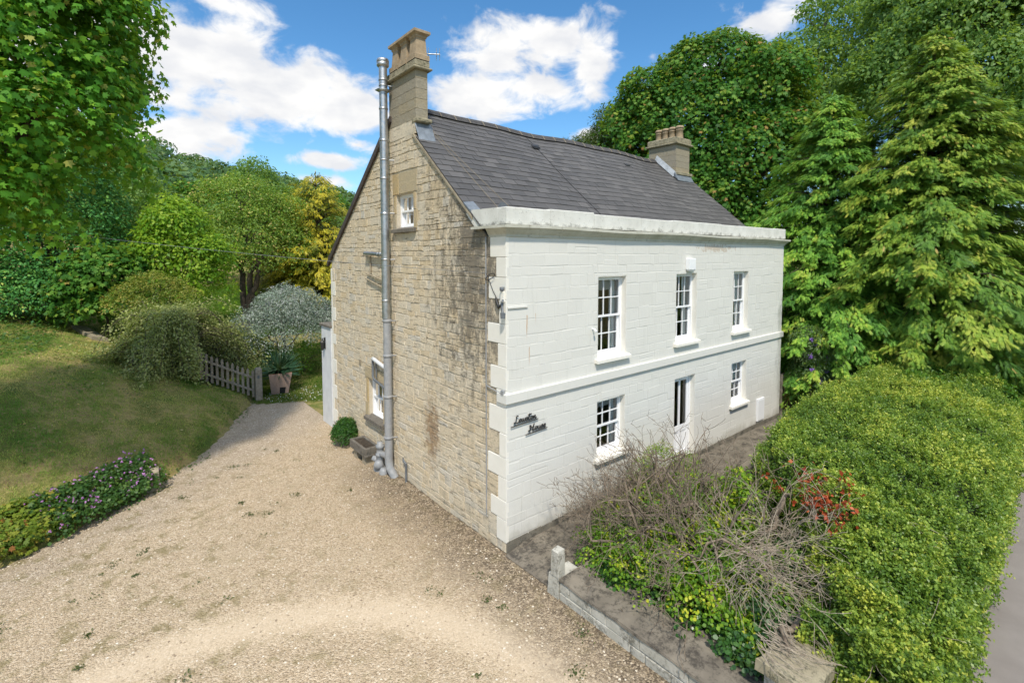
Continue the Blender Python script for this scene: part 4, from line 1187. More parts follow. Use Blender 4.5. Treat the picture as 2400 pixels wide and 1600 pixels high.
w = MB(); w.hexa([(-.13, -1.455, -.05), (.34, -1.455, -.05), (.34, -1.20, -.05), (-.13, -1.20, -.05)], [(-.11, -1.445, .335), (.34, -1.445, .335), (.34, -1.22, .335), (-.11, -1.22, .335)])
w.build('wall_end', M['white_lichen'], wall)

gp = MB(); gp.hexa([(-.12, -1.44, .336), (.04, -1.44, .336), (.04, -1.27, .336), (-.12, -1.27, .336)], [(-.115, -1.425, .74), (.03, -1.435, .765), (.03, -1.28, .755), (-.11, -1.28, .73)])
tag(gp.build('gate_post', M['white_lichen']), 'short whitewashed stone gate post standing on the end of the low wall', 'gate post')

pil = thing('gate_pillar', 'square stone pillar with thick weathered cap at the lane end of the low wall', 'pillar', (.5, -4.7, 0))
p = MB()
for k, z in enumerate((-.05, .24, .47)):
    p.box(.20 + .008 * k, .80 - .006 * k, -4.95 + .005 * k, -4.44 - .008 * k, z + .003, (.24, .47, .66)[k] - .003, R.uniform(.2, .8), b=.018)
p.build('pillar_shaft', M['white_lichen'], pil)
p = MB()
def blob_box(x0, x1, y0, y1, z0, z1, n, amp, seed):
    u = np.linspace(0, 1, n); V = []; F = []
    top = [[(x0 + (x1 - x0) * a, y0 + (y1 - y0) * b, z1 + .05 * (1 - abs(2 * a - 1) ** 2) * (1 - abs(2 * b - 1) ** 2)) for a in u] for b in u]
    bot = [[(x0 + (x1 - x0) * a, y0 + (y1 - y0) * b, z0) for a in u] for b in u]
    for g_ in (top, bot):
        o = len(V); V += [p_ for r_ in g_ for p_ in r_]
        F += [(o + j * n + i, o + j * n + i + 1, o + (j + 1) * n + i + 1, o + (j + 1) * n + i) for j in range(n - 1) for i in range(n - 1)]
    o = n * n
    ringi = [(0, i) for i in range(n)] + [(j, n - 1) for j in range(1, n)] + [(n - 1, i) for i in range(n - 2, -1, -1)] + [(j, 0) for j in range(n - 2, 0, -1)]
    idx = [j * n + i for j, i in ringi]
    for a, b in zip(idx, idx[1:] + idx[:1]): F.append((a, b, b + o, a + o))
    V = np.array(V); c = V.mean(0)
    V = V + snoise(V + seed, 3.0)[:, None] * amp * nrm(V - c) + snoise(V + seed + 5, 9.0)[:, None] * amp * .4
    return V, F
V, F = blob_box(.13, .88, -5.02, -4.38, .66, .80, 9, .022, 2)
p.raw(V, F, .5, False); p.build('pillar_cap', M['cap'], pil)

# stone trough on two blocks
tr = thing('stone_trough', 'small stone trough on two blocks against the gable wall', 'trough', (-.25, 5.75, 0))
t = MB()
x0, x1, y0, y1, z0, z1 = -.48, -.06, 5.22, 6.22, .24, .47
t.box(x0, x1, y0, y1, z0, z0 + .06, b=.01); t.box(x0, x0 + .07, y0, y1, z0 + .061, z1, b=.01); t.box(x1 - .07, x1, y0, y1, z0 + .061, z1, b=.01)
t.box(x0 + .071, x1 - .071, y0, y0 + .08, z0 + .061, z1, b=.01); t.box(x0 + .071, x1 - .071, y1 - .08, y1, z0 + .061, z1, b=.01)
t.build('trough_basin', M['sill_dark'], tr)
for y in (5.34, 5.90):
    t = MB(); t.box(-.42, -.10, y, y + .2, -.02, .238, b=.02); t.build('support_block', M['garden_stone'], tr)
t = MB(); t.box(x0 + .072, x1 - .072, y0 + .081, y1 - .081, z0 + .065, z1 - .04); t.build('soil', M['soil'], tr)

# picket fence climbing the bank
fence = thing('picket_fence', 'weathered wooden picket fence climbing the bank', 'fence', (-1.15, 13.5, 0))
fdir = nrm(np.array([-.955, .30])); FP0 = np.array([-1.30, 13.53])
rails = [[], []]
for k in range(15):
    q = FP0 + fdir * (.02 + .165 * k); z = max(tz(q[0], q[1]), .06 + .075 * k if k < 12 else 0)
    z = .12 + .50 * .165 * k if k < 18 else z
    z = max(z, tz(q[0], q[1]) - .1)
    b = MB(); nx, ny = -fdir[1], fdir[0]; hw = .042
    A = []
    jit = R.uniform(-.02, .02)
    for zz, ww in ((z + .03, hw), (z + .98 + jit, hw), (z + 1.04 + jit, hw * .35)):
        A.append([(q[0] - fdir[0] * ww - nx * .011, q[1] - fdir[1] * ww - ny * .011, zz), (q[0] + fdir[0] * ww - nx * .011, q[1] + fdir[1] * ww - ny * .011, zz),
                  (q[0] + fdir[0] * ww + nx * .011, q[1] + fdir[1] * ww + ny * .011, zz), (q[0] - fdir[0] * ww + nx * .011, q[1] - fdir[1] * ww + ny * .011, zz)])
    b.hexa(A[0], A[1], .5); b.hexa(A[1], A[2], .5); b.build('picket', M['fence_wood'], fence)
    rails[0].append((q[0] - nx * -.035, q[1] - ny * -.035, z + .30)); rails[1].append((q[0] + nx * .035, q[1] + ny * .035, z + .78))
for rl in rails:
    b = MB()
    for (p, q) in zip(rl[:-1], rl[1:]):
        def sec(p): return [(p[0] - nx * .018, p[1] - ny * .018, p[2] - .04), (p[0] + nx * .018, p[1] + ny * .018, p[2] - .04), (p[0] + nx * .018, p[1] + ny * .018, p[2] + .04), (p[0] - nx * .018, p[1] - ny * .018, p[2] + .04)]
        b.hexa(sec(p), sec(q))
    b.build('rail', M['fence_wood'], fence)
b = MB(); b.box(-1.26, -1.04, 13.36, 13.58, -.1, 1.20, b=.008); b.hexa([(-1.26, 13.36, 1.195), (-1.04, 13.36, 1.195), (-1.04, 13.58, 1.195), (-1.26, 13.58, 1.195)], [(-1.22, 13.40, 1.26), (-1.08, 13.40, 1.26), (-1.08, 13.54, 1.26), (-1.22, 13.54, 1.26)])
fp = b.build('gate_post', M['fence_wood'], fence)
b = MB(); b.box(-1.20, -1.13, 13.352, 13.3585, .86, .98); b.build('small_plate', M['dark_grey_plastic'], fp)

# square planter with a spiky yucca
pl = thing('square_planter', 'square terracotta planter with pebbledashed front beside the picket fence', 'planter', (-.25, 14.3, 0))
def pln(z, e):
    e = e + .06; return [np.array(q) for q in ((-.62 - e * .9, 13.90 - e, z), (.02 + e, 13.72 - e * .9, z), (.20 + e * .9, 14.46 + e, z), (-.44 - e, 14.64 + e * .9, z))]
A, B = pln(-.02, -.10), pln(.84, .03); C_, D2 = pln(.84, -.05), pln(.55, -.06)
for i, mt in ((0, 'planter_side'), (1, 'planter_side'), (2, 'planter_side'), (3, 'planter_side')): pass
t = MB()
for i in (1, 2, 3): t.face([A[i], A[(i + 1) % 4], B[(i + 1) % 4], B[i]])
for i in range(4): t.face([B[i], B[(i + 1) % 4], C_[(i + 1) % 4], C_[i]]); t.face([C_[i], C_[(i + 1) % 4], D2[(i + 1) % 4], D2[i]])
t.build('planter_box', M['planter_side'], pl)
t = MB(); a, b, c, d = A[0], A[1], B[1], B[0]
def bil(u, v): return (a * (1 - u) + b * u) * (1 - v) + (d * (1 - u) + c * u) * v + np.array([-.012, -.03, 0]) * 1
for (u0, u1, v0, v1) in ((0, .48, 0, 1), (.48, .80, .36, 1), (.80, 1, 0, 1)):
    t.hexa([bil(u0, v0), bil(u1, v0), bil(u1, v1), bil(u0, v1)], [bil(u0, v0) + [.01, .028, 0], bil(u1, v0) + [.01, .028, 0], bil(u1, v1) + [.01, .028, 0], bil(u0, v1) + [.01, .028, 0]])
t.build('planter_front', M['planter_front'], pl)
t = MB(); q = [bil(.48, 0), bil(.80, 0), bil(.80, .36), bil(.48, .36)]; t.face([p_ + [.012, .03, 0] for p_ in q]); t.build('drain_hole', M['black_iron'], pl)
t = MB(); t.face(D2); t.build('soil', M['soil'], pl)

# flat stone lying on the bank, stub of a gatepost by the flowers
sx, sy = -6.05, 19.3
t = MB()
sl_ = [(sx - .55, sy + .85), (sx - .10, sy + 1.0), (sx + .62, sy - .75), (sx + .10, sy - .95)]
t.hexa([(q[0], q[1], tz(*q) - .05) for q in sl_], [(q[0], q[1], tz(*q) + .13) for q in sl_])
tag(t.build('stone_slab', M['garden_stone']), 'long flat grey stone slab lying on the grassy bank', 'slab')
V, F = blob_box(-4.96, -4.66, 7.10, 7.42, -.1, .46, 6, .02, 9)
t = MB(); t.raw(V, F); tag(t.build('stone_stub', M['garden_stone']), 'rough short stone stub at the end of the purple flowers', 'stone')
t = MB()
for k in range(4):
    q0 = np.array([-9.2 + k * .62, 3.78 + k * .50]); dd = nrm(np.array([.79, .61])); nn_ = np.array([-.61, .79])
    P = [q0, q0 + dd * .6, q0 + dd * .6 + nn_ * .16, q0 + nn_ * .16]
    t.hexa([(p_[0], p_[1], -.05) for p_ in P], [(p_[0], p_[1], .12 + .02 * (k % 2)) for p_ in P])
tag(t.build('edging_stones', M['garden_stone']), 'row of low edging stones below the yellowing bed', 'edging')

# wall and post just beyond the far corner of the house
ew = thing('side_wall', 'short honey stone wall with brown post at the far corner of the house', 'wall', (12.4, .3, 0))
t = MB(); WF = lambda s, t_, n: (s, .12 + n, t_)
t.box(11.95, 14.2, .135, .4, 0, 1.30); masonry(t, WF, 11.95, 14.2, 0, 1.32, [], [], (.15, .2), (.25, .5), .012, .005, .01, R); t.build('wall_face', M['dressed'], ew)
t = MB(); t.box(11.80, 11.90, -.03, .08, -.05, 1.5); t.build('post', M['bark_pale'], ew)

# overhead cable
m = MB(); p0 = np.array([-.07, .50, 5.13]); p1 = np.array([-13.1, 12.6, 7.35])
m.tube([p0 + (p1 - p0) * t - np.array([0, 0, .55 * 4 * t * (1 - t) * .5]) for t in np.linspace(0, 1, 24)], .0042, 5)
tag(m.build('overhead_cable', M['dark_grey_plastic']), 'thin overhead cable crossing the garden to the house corner', 'cable')

# ------------------------------------------------------------------ foliage machinery
T_LEAF = (np.array([(0, 0, 0), (.30, .42, .07), (0, 1, -.04), (-.30, .42, .07)]), [(0, 1, 2, 3)])
T_ROUND = (np.array([(0, 0, 0), (.42, .35, .06), (.30, .85, .02), (0, 1, -.03), (-.30, .85, .02), (-.42, .35, .06)]), [(0, 1, 2, 3, 4, 5)])
T_LONG = (np.array([(0, 0, 0), (.12, .45, .04), (0, 1, -.08), (-.12, .45, .04)]), [(0, 1, 2, 3)])
T_MAPLE = (np.array([(0, 0, 0), (.22, .06, .02), (.52, .16, -.02), (.36, .34, .03), (.50, .70, -.05), (.18, .62, .04), (0, 1.02, -.06), (-.18, .62, .04), (-.50, .70, -.05), (-.36, .34, .03), (-.52, .16, -.02), (-.22, .06, .02)]), [(0, 1, 2, 3, 4, 5, 6, 7, 8, 9, 10, 11)])
# flat cypress spray: a mid strip with pairs of pointed side sprays, drooping at the tip
_fv, _ff = [], []
def _strip(a, b, w):
    a = np.array(a, float); b = np.array(b, float); d = nrm(b - a); s = np.array([-d[1], d[0], 0]) * w
    n = len(_fv); _fv.extend([a, a + (b - a) * .55 - s * .5, b, a + (b - a) * .55 + s * .5]); _ff.append((n, n + 1, n + 2, n + 3))
_strip((0, 0, 0), (0, 1.0, -.16), .11)
for _y, _l in ((.05, .52), (.28, .52), (.50, .42)):
    for _s in (-1, 1): _strip((0, _y, -.10 * _y), (_s * _l * .46, _y + _l * .92, -.10 * _y - .16 * _l), .10)
T_SPRAY = (np.array(_fv), _ff)
T_BLADE = (np.array([(-.5, 0, 0), (.5, 0, 0), (0, 1, 0)]), [(0, 1, 2)])
T_PETAL = (np.array([(-.5, -.5, 0), (.5, -.5, .1), (.5, .5, 0), (-.5, .5, .1)]), [(0, 1, 2, 3)])


def leaves(name, C, N, T, size, tint, tpl, mat, parent=None, width=None):
    tv, tf = tpl; n = len(C); K = len(tv)
    N = nrm(N); B = nrm(np.cross(T, N)); T2 = np.cross(N, B)
    size = np.broadcast_to(np.asarray(size, float), (n,)); w = size if width is None else np.broadcast_to(np.asarray(width, float), (n,))
    V = (C[:, None, :] + (w[:, None] * tv[None, :, 0])[..., None] * B[:, None, :] + (size[:, None] * tv[None, :, 1])[..., None] * T2[:, None, :]
         + (size[:, None] * tv[None, :, 2])[..., None] * N[:, None, :]).reshape(-1, 3)
    fl = np.concatenate([np.array(f) for f in tf]); ln = np.array([len(f) for f in tf])
    loops = (np.arange(n)[:, None] * K + fl[None, :]).ravel()
    st1 = np.concatenate([[0], np.cumsum(ln)[:-1]]); starts = (np.arange(n)[:, None] * len(fl) + st1[None, :]).ravel()
    tt = np.repeat(np.clip(tint, 0, 1), K)
    return np_mesh(name, V, loops, starts, mat, tt, parent)


def crown(lobes, nclump, per, cr, R, flat=.45, up=.5, out=.7, droop=.35, inner=.18, ntw=.55, rmin=.80, tint0=(.35, .2), cut=None, skip=.72, rag=.13):
    """leaf centres, normals, tips and tints for a crown made of ellipsoid lobes (cx,cy,cz,rx,ry,rz)"""
    L = np.array(lobes, float); vol = (L[:, 3] * L[:, 5]) ; pr = vol / vol.sum()
    k = R.choice(len(L), nclump, p=pr); d = nrm(R.normal(size=(nclump, 3))); d[:, 2] = np.where(d[:, 2] < -.45, -d[:, 2] * .5, d[:, 2]); d = nrm(d)
    rad = np.where(R.random(nclump) < inner, R.uniform(.35, rmin, nclump), R.uniform(rmin, 1.04, nclump))
    rad = rad * (1 + rag * snoise(d + k[:, None] * 3.1, 1.6) + .7 * rag * np.maximum(0, snoise(d * 2 + k[:, None] * 1.7, 3.0)))
    P = L[k, :3] + d * L[k, 3:] * rad[:, None]
    keep = np.ones(nclump, bool)
    for j in range(len(L)):
        q = np.linalg.norm((P - L[j, :3]) / L[j, 3:], axis=1); keep &= ~((q < skip) & (k != j) & (R.random(nclump) < .9))
    if cut is not None: keep &= cut(P)
    P = P[keep]; d = nrm(d[keep] / L[k[keep], 3:]); m = len(P)
    cn = nrm(d * out + np.array([0, 0, up]) + R.normal(0, .25, (m, 3)))
    ct = np.clip(R.normal(tint0[0], tint0[1], m), 0, 1)
    a = nrm(np.cross(cn, R.normal(size=(m, 3)))); b = np.cross(cn, a)
    th = R.uniform(0, 2 * pi, (m, per)); rr = np.sqrt(R.random((m, per))) * cr
    off = rr[..., None] * (np.cos(th)[..., None] * a[:, None] + np.sin(th)[..., None] * b[:, None])
    bul = (1 - (rr / cr) ** 2) * cr * flat
    C = P[:, None] + off + cn[:, None] * (bul + R.normal(0, cr * .12, (m, per)))[..., None]
    N = nrm(cn[:, None] + R.normal(0, ntw, (m, per, 3)) + off / cr * .4)
    T = nrm(off / cr + R.normal(0, .45, (m, per, 3)) + np.array([0, 0, -droop]))
    tint = ct[:, None] + R.normal(0, .16, (m, per)) + .10 * (1 - rr / cr)
    return C.reshape(-1, 3), N.reshape(-1, 3), T.reshape(-1, 3), np.clip(tint.ravel(), 0, .985), P


def accent(tint, R, p):
    """a few leaves take the last colour of the ramp (seeds, dying leaves)"""
    t = np.clip(tint, 0, .93); t[R.random(len(t)) < p] = 1.0
    return t


def limb(m, a, b, r0, r1, R, wob=.12, n=6, sides=6):
    a = np.array(a, float); b = np.array(b, float); L = np.linalg.norm(b - a)
    ts = np.linspace(0, 1, n); P = a + (b - a) * ts[:, None] + R.normal(0, wob * L * .12, (n, 3)) * np.sin(ts * pi)[:, None]
    P[:, 2] += .10 * L * np.sin(ts * pi) * (1 if b[2] > a[2] else .3)
    m.tube(P, np.linspace(r0, r1, n), sides, .5, False); return P


def tree(name, label, cat, base, lobes, mat, leaf, nclump, per, cr, seed, tpl=T_LEAF, trunk_r=.2, bark='bark', group=None, acc=0, stems=1, limbs=True, **kw):
    R = np.random.default_rng(seed)
    t = thing(name, label, cat, base, group)
    C, N, T, tint, P = crown(lobes, nclump, per, cr, R, **kw)
    sz = leaf * R.uniform(.65, 1.2, len(C))
    if acc: tint = accent(tint, R, acc)
    leaves('crown', C, N, T, sz, tint, tpl, M[mat], t)
    m = MB(); L = np.array(lobes, float); top = L[:, :3].mean(0)
    for s in range(stems):
        o = np.array([R.uniform(-.15, .15) * (stems > 1), R.uniform(-.15, .15) * (stems > 1), -.2]); fork = np.array(base) + (top - np.array(base)) * (.45 if stems == 1 else .6) + R.normal(0, .35, 3) * (stems > 1)
        limb(m, np.array(base) + o, fork, trunk_r, trunk_r * .7, R, .3, 7, 8)
        if limbs:
            for l in L[s::stems]:
                P1 = limb(m, fork, l[:3], trunk_r * .55, trunk_r * .22, R, .5)
                for _ in range(5):
                    e = l[:3] + nrm(R.normal(size=3)) * l[3:] * .8; limb(m, P1[R.integers(2, 6)], e, trunk_r * .2, .012, R, .6, 5, 5)
    m.build('trunk', M[bark], t)
    return t


R = np.random.default_rng(21)

# ---- left side trees
tree('maple_tree', 'large bright green maple filling the upper left of the photo', 'tree', (-9.6, 6.6, tz(-9.6, 6.6)),
     [(-7.82, 7.12, 9.89, 2.64, 2.24, 2.4), (-6.3, 6.32, 10.05, 1.52, 1.52, 1.28), (-6.18, 6.16, 8.61, 1.4, 1.44, 1.2), (-7.02, 6.0, 7.72, 1.76, 1.44, 1.36), (-7.66, 5.84, 6.44, 1.48, 1.28, 1.2), (-8.78, 5.84, 7.97, 2.08, 1.76, 2.08), (-6.38, 6.16, 11.4, 1.28, 1.52, 1.2), (-7.66, 6.48, 11.81, 1.92, 1.76, 1.44)],
     'L_maple', .128, 2700, 30, .46, 101, T_MAPLE, .26, 'bark', None, .035, 1, True, droop=.85, up=.5, ntw=.5, flat=.4, rag=.18)
tree('evergreen_tree', 'dark glossy evergreen tree behind the grassy bank under the maple', 'tree', (-7.0, 22.8, tz(-7.0, 22.8)),
     [(-7.3, 21.8, 6.0, 2.9, 2.4, 4.0), (-6.3, 22.4, 5.4, 1.9, 1.7, 2.9), (-9.4, 21.6, 5.8, 2.9, 2.4, 3.6), (-7.4, 21.4, 9.4, 2.4, 2.1, 2.0), (-7.0, 22.8, 8.4, 1.8, 1.7, 1.9), (-8.2, 21.0, 3.8, 2.4, 1.6, 1.6)],
     'L_dark', .16, 2800, 22, .52, 102, T_LEAF, .2, droop=.3, ntw=.7, tint0=(.3, .25))
tree('sycamore_sapling', 'low spreading green maple sapling at the foot of the dark evergreen', 'tree', (-5.4, 20.0, tz(-5.4, 20.0)),
     [(-5.4, 19.6, 4.6, 1.5, 1.1, 1.2), (-4.9, 19.4, 3.5, 1.35, 1.1, 1.0), (-6.3, 19.8, 3.7, 1.2, 1.0, 1.1)],
     'L_syc', .19, 300, 22, .5, 103, T_MAPLE, .05, droop=.6, ntw=.4, tint0=(.5, .12))
tree('laurel_shrub', 'dark leafy shrub under the maple on top of the bank at the left edge', 'shrub', (-8.6, 20.6, tz(-8.6, 20.6)),
     [(-8.9, 20.2, 4.2, 1.8, 1.2, 1.5), (-7.3, 20.2, 3.7, 1.5, 1.1, 1.1)],
     'L_dark', .12, 420, 22, .36, 104, T_LEAF, .06, droop=.3, tint0=(.45, .25))
tree('lime_leaved_tree', 'vivid lime green young tree between the evergreen and the bronze tree', 'tree', (-2.9, 20.6, tz(-2.9, 20.6)),
     [(-3.0, 20.3, 6.6, 1.2, 1.2, 1.5), (-2.3, 20.0, 5.3, 1.4, 1.2, 1.3), (-3.6, 20.2, 5.4, 1.0, 1.1, 1.3), (-2.7, 20.0, 4.0, 1.5, 1.2, 1.1)],
     'L_yg', .18, 620, 24, .5, 105, T_LEAF, .1, droop=.5, ntw=.45, tint0=(.5, .2))
tree('bronze_tinted_tree', 'spreading garden tree with bronze tips and visible forked trunk on the back lawn', 'tree', (.95, 26.4, tz(.95, 26.4)),
     [(1.2, 26.2, 7.2, 2.4, 2.2, 1.9), (-.9, 25.8, 6.3, 2.0, 1.9, 1.0), (3.1, 26.2, 6.2, 1.9, 1.9, 1.7), (.6, 26.0, 9.0, 1.7, 1.6, 1.3), (1.0, 25.4, 5.2, 2.9, 1.8, 1.1), (2.6, 26.0, 8.2, 1.3, 1.4, 1.2)],
     'L_mid', .15, 1250, 22, .55, 106, T_LEAF, .2, acc=.05, stems=3, droop=.3, ntw=.6, inner=.3, tint0=(.42, .2), rag=.24)
tree('pale_green_tree', 'tall pale green tree behind the bronze tinted tree', 'tree', (3.5, 33.5, tz(3.5, 33.5)),
     [(3.2, 33.4, 10.5, 1.6, 1.5, 2.0), (4.8, 33.4, 9.2, 1.6, 1.5, 1.6), (2.0, 33.4, 8.2, 2.0, 1.6, 1.0)],
     'L_ash', .2, 420, 20, .55, 107, T_LEAF, .15, droop=.3, tint0=(.5, .2))
tree('bushy_tree', 'bushy bright green tree left of the bronze tinted tree', 'tree', (-4.3, 27.0, tz(-4.3, 27.0)),
     [(-4.5, 26.5, 8.2, 1.9, 1.7, 2.0), (-5.6, 26.5, 6.8, 1.6, 1.5, 1.0), (-3.1, 26.5, 6.4, 1.5, 1.5, 1.6)],
     'L_ash', .17, 520, 22, .5, 108, T_LEAF, .15, droop=.4, tint0=(.7, .2))
tree('gold_bush', 'rounded golden green bush behind the dusty arching shrub', 'shrub', (-4.1, 16.6, tz(-4.1, 16.6)),
     [(-4.1, 16.4, 4.1, 1.05, .8, .75), (-3.4, 16.3, 3.7, .8, .7, .6), (-4.7, 16.4, 3.6, .8, .7, .7)],
     'L_gbush', .07, 420, 26, .22, 109, T_LEAF, .05, droop=-.4, tint0=(.45, .22))
tree('silver_shrub', 'large silver leaved shrub beside the back corner of the house', 'shrub', (.3, 15.6, tz(.3, 15.6)),
     [(.2, 15.2, 2.7, 1.55, 1.1, 1.35), (-.6, 15.2, 2.3, 1.1, 1.0, 1.1), (1.3, 15.4, 2.4, 1.3, 1.0, 1.2), (.5, 15.4, 3.4, 1.1, .9, .9)],
     'L_silver', .11, 1250, 26, .33, 110, T_LONG, .07, acc=.02, droop=.5, ntw=.8, tint0=(.45, .25), flat=.2, rag=.26)
tree('underplanting_shrub', 'low dark green shrub beneath the silver leaved shrub', 'shrub', (1.3, 16.2, tz(1.3, 16.2)),
     [(1.2, 16.0, .9, 1.1, .8, .8), (2.2, 16.2, 1.0, 1.0, .8, .8), (.3, 15.8, .9, .8, .6, .7)],
     'L_syc', .07, 420, 22, .25, 111, T_LEAF, .04, droop=.4, tint0=(.5, .2))
tree('long_grass_clump', 'clump of fine green stems behind the planter', 'plant', (-1.0, 15.6, tz(-1.0, 15.6)),
     [(-1.1, 15.5, 1.3, .9, .6, .8), (-1.9, 15.5, 1.5, .8, .6, .8), (-.3, 15.2, 1.1, .5, .5, .5)],
     'L_ger', .16, 300, 22, .3, 112, T_LONG, .02, droop=-.6, tint0=(.5, .2), limbs=False)


def fountain(name, label, base, n, reach, top, mat, leaf, seed, per=60, tint0=.5, tpl=T_LEAF, bark='bark_pale', aim=None):
    """arching shrub: stems rise, bend over and hang, with leaves all along"""
    R = np.random.default_rng(seed); t = thing(name, label, 'shrub', base); long_ = 14
    m = MB(); C = []; N = []; T = []; ti = []
    for i in range(n):
        a = R.uniform(0, 2 * pi); rch = reach * R.uniform(.35, 1.25) * (1 + .25 * cos(a - (aim or 0))); h = top * R.uniform(.5, 1.22)
        if i % 12 == 0: rch *= 1.25; h *= 1.12; d = np.array([cos(a), sin(a), 0])
        s = np.linspace(0, 1, 9); z = h * (1 - ((s - .52) / .52) ** 2) * (1 - .1 * s); z[s > .85] -= .15
        P = np.array(base) + R.normal(0, .2, 3) * [1, 1, 0] + d * (rch * s ** 1.15)[:, None] + np.stack([0 * s, 0 * s, z], 1)
        gz = terrain(P[:, 0], P[:, 1]) + .08; P[:, 2] = np.maximum(P[:, 2], gz)
        if P[-1, 0] > -3.0 and P[-1, 1] < 13.7 + .314 * (-1.3 - P[-1, 0]): continue
        m.tube(P, np.linspace(.016, .004, 9), 4, .5, False)
        u = R.uniform(.1, 1, per) * 8; k = np.minimum(u.astype(int), 7); f = (u - k)[:, None]
        Q = P[k] * (1 - f) + P[k + 1] * f; tn = nrm(P[k + 1] - P[k])
        C.append(Q + R.normal(0, .11, (per, 3))); N.append(nrm(R.normal(0, .7, (per, 3)) + [0, 0, .8] + d * .5)); T.append(nrm(tn + R.normal(0, .6, (per, 3)))); ti.append(np.clip(R.normal(tint0, .2) + R.normal(0, .15, per), 0, .95))
    C = np.vstack(C); N = np.vstack(N); T = np.vstack(T); ti = np.concatenate(ti)
    k = ~((C[:, 0] > -3.0) & (C[:, 1] < 13.66 + .314 * (-1.3 - C[:, 0])))
    C, N, T, ti = C[k], N[k], T[k], ti[k]
    leaves('foliage', C, N, T, leaf * R.uniform(.6, 1.3, len(C)), ti, tpl, M[mat], t)
    m.build('stems', M[bark], t); return t


fountain('arching_shrub', 'large dusty green arching shrub sprawling on the bank by the picket fence', (-3.7, 14.4, tz(-3.7, 14.4)), 270, 1.95, 2.05, 'L_coton', .085, 113, 300, bark='bark')
fountain('arching_shrub', 'lower dusty green arching shrub drooping towards the picket fence', (-2.75, 14.5, tz(-2.75, 14.5)), 130, 1.1, 1.75, 'L_coton', .08, 114, 260, bark='bark')


def conifer(name, label, base, H, rad, mat, spray, nbr, seed, per=26, tint0=.45, bw=.3, up=.18, droop=.45, zmin=0.0, cutf=None, pw=.8, wob=.16, accp=.004, group=None):
    """cypress: whorls of boughs that rise and then droop, flat sprays all along them"""
    R = np.random.default_rng(seed); t = thing(name, label, 'tree', base, group); b0 = np.array(base, float)
    m = MB(); m.tube([b0 + [0, 0, -.2], b0 + [.03, 0, H * .5], b0 + [0, .02, H * .99]], [.05 + H * .018, .04 + H * .010, .015], 8, .5, False)
    C = []; N = []; T = []; ti = []; sz = []
    lay = .9
    for i in range(nbr):
        f = zmin + (1 - zmin) * (1 - math.sqrt(R.random())) if R.random() < .75 else R.uniform(zmin, 1)
        a = R.uniform(0, 2 * pi); r = rad * (1 - f) ** pw * (1 + wob * sin(a * 3 + f * 9 + seed) + wob * sin(a * 5 - f * 21)) * R.uniform(.72, 1.10) + .12
        d = np.array([cos(a), sin(a), 0]); z = f * H
        s = np.linspace(0, 1, 7); rise = up * r * np.sin(s * pi * .62) * 1.2 - droop * r * .5 * np.maximum(0, s - .55) ** 1.3
        P = b0 + np.array([0, 0, z]) + d * (r * s)[:, None] + np.array([0, 0, 1.0]) * rise[:, None]
        if cutf is not None and not cutf(P[-1]): continue
        if i % 3 == 0: m.tube(P[:6], np.linspace(.02 + .012 * r, .006, 6), 4, .5, False)
        fc = -(d[0] * .8 + d[1] * .6); n = int(per * (.45 + .55 * min(1, r / rad)) * (1 if fc > -.35 else .3)) + 2
        u = (1 - R.random(n) ** 1.7 * .72) * 6; k = np.minimum(u.astype(int), 5); q = (u - k)[:, None]
        Q = P[k] * (1 - q) + P[k + 1] * q; tan = np.array([-d[1], d[0], 0]); side = R.uniform(-1, 1, n)
        bt = float(np.clip(R.normal(tint0, .16), 0, 1))
        C.append(Q + tan * (side * bw * (1.15 - .8 * u / 6))[:, None] + R.normal(0, spray * .16, (n, 3)) - np.array([0, 0, 1.0]) * (np.abs(side) * bw * .35)[:, None])
        T.append(nrm(d * .9 + tan * side[:, None] * .45 - np.array([0, 0, 1.0]) * (.12 + R.random(n) * .75 * (u / 6) ** 1.5)[:, None] + R.normal(0, .16, (n, 3))))
        N.append(nrm(np.array([0, 0, 1.0]) + d * .6 + R.normal(0, .28, (n, 3))))
        ti.append(np.clip(bt + R.normal(0, .13, n) + .34 * (u / 6 - .7), 0, .95)); sz.append(spray * R.uniform(.6, 1.25, n))
    # leader tip
    n = 40; zz = R.uniform(.93, 1.01, n) * H; a = R.uniform(0, 2 * pi, n)
    C.append(b0 + np.stack([.1 * np.cos(a), .1 * np.sin(a), zz], 1)); T.append(nrm(np.stack([np.cos(a) * .7, np.sin(a) * .7, np.full(n, .6)], 1))); N.append(nrm(np.stack([np.cos(a), np.sin(a), np.full(n, .8)], 1))); ti.append(np.full(n, tint0 + .2)); sz.append(np.full(n, spray * .8))
    C = np.vstack(C); tt = np.concatenate(ti); tt[R.random(len(tt)) < accp] = 1.0
    sz = np.concatenate(sz); leaves('crown', C, np.vstack(N), np.vstack(T), sz, tt, T_SPRAY, M[mat], t, sz * .62)
    m.build('trunk', M['bark'], t); return t


conifer('golden_conifer', 'golden yellow conifer behind the silver shrub left of the gable', (5.8, 27.8, tz(5.8, 27.8)), 9.9, 4.2, 'L_gold', .32, 1150, 131, 34, .5, .3, .35, .1, pw=.62)
conifer('golden_conifer', 'slimmer green gold conifer beside the tall golden one', (4.2, 28.2, tz(4.2, 28.2)), 7.2, 2.3, 'L_gold', .32, 420, 132, 30, .25, .25, .35, .1, pw=.62)
conifer('cypress_tree', 'tallest layered cypress with drooping yellow green sprays beside the hedge', (17.0, -2.7, 0), 13.2, 4.7, 'L_con', .25, 1750, 133, 190, .46, .38, .22, .8, pw=.74, wob=.14, accp=.006)
conifer('cypress_tree', 'narrower cypress growing against the far end of the white house front', (16.2, .1, 0), 11.6, 4.1, 'L_con2', .24, 1350, 134, 160, .46, .33, .24, .7, pw=.70, wob=.12, cutf=lambda p: not (p[0] < 12.1 and p[1] > -.25))
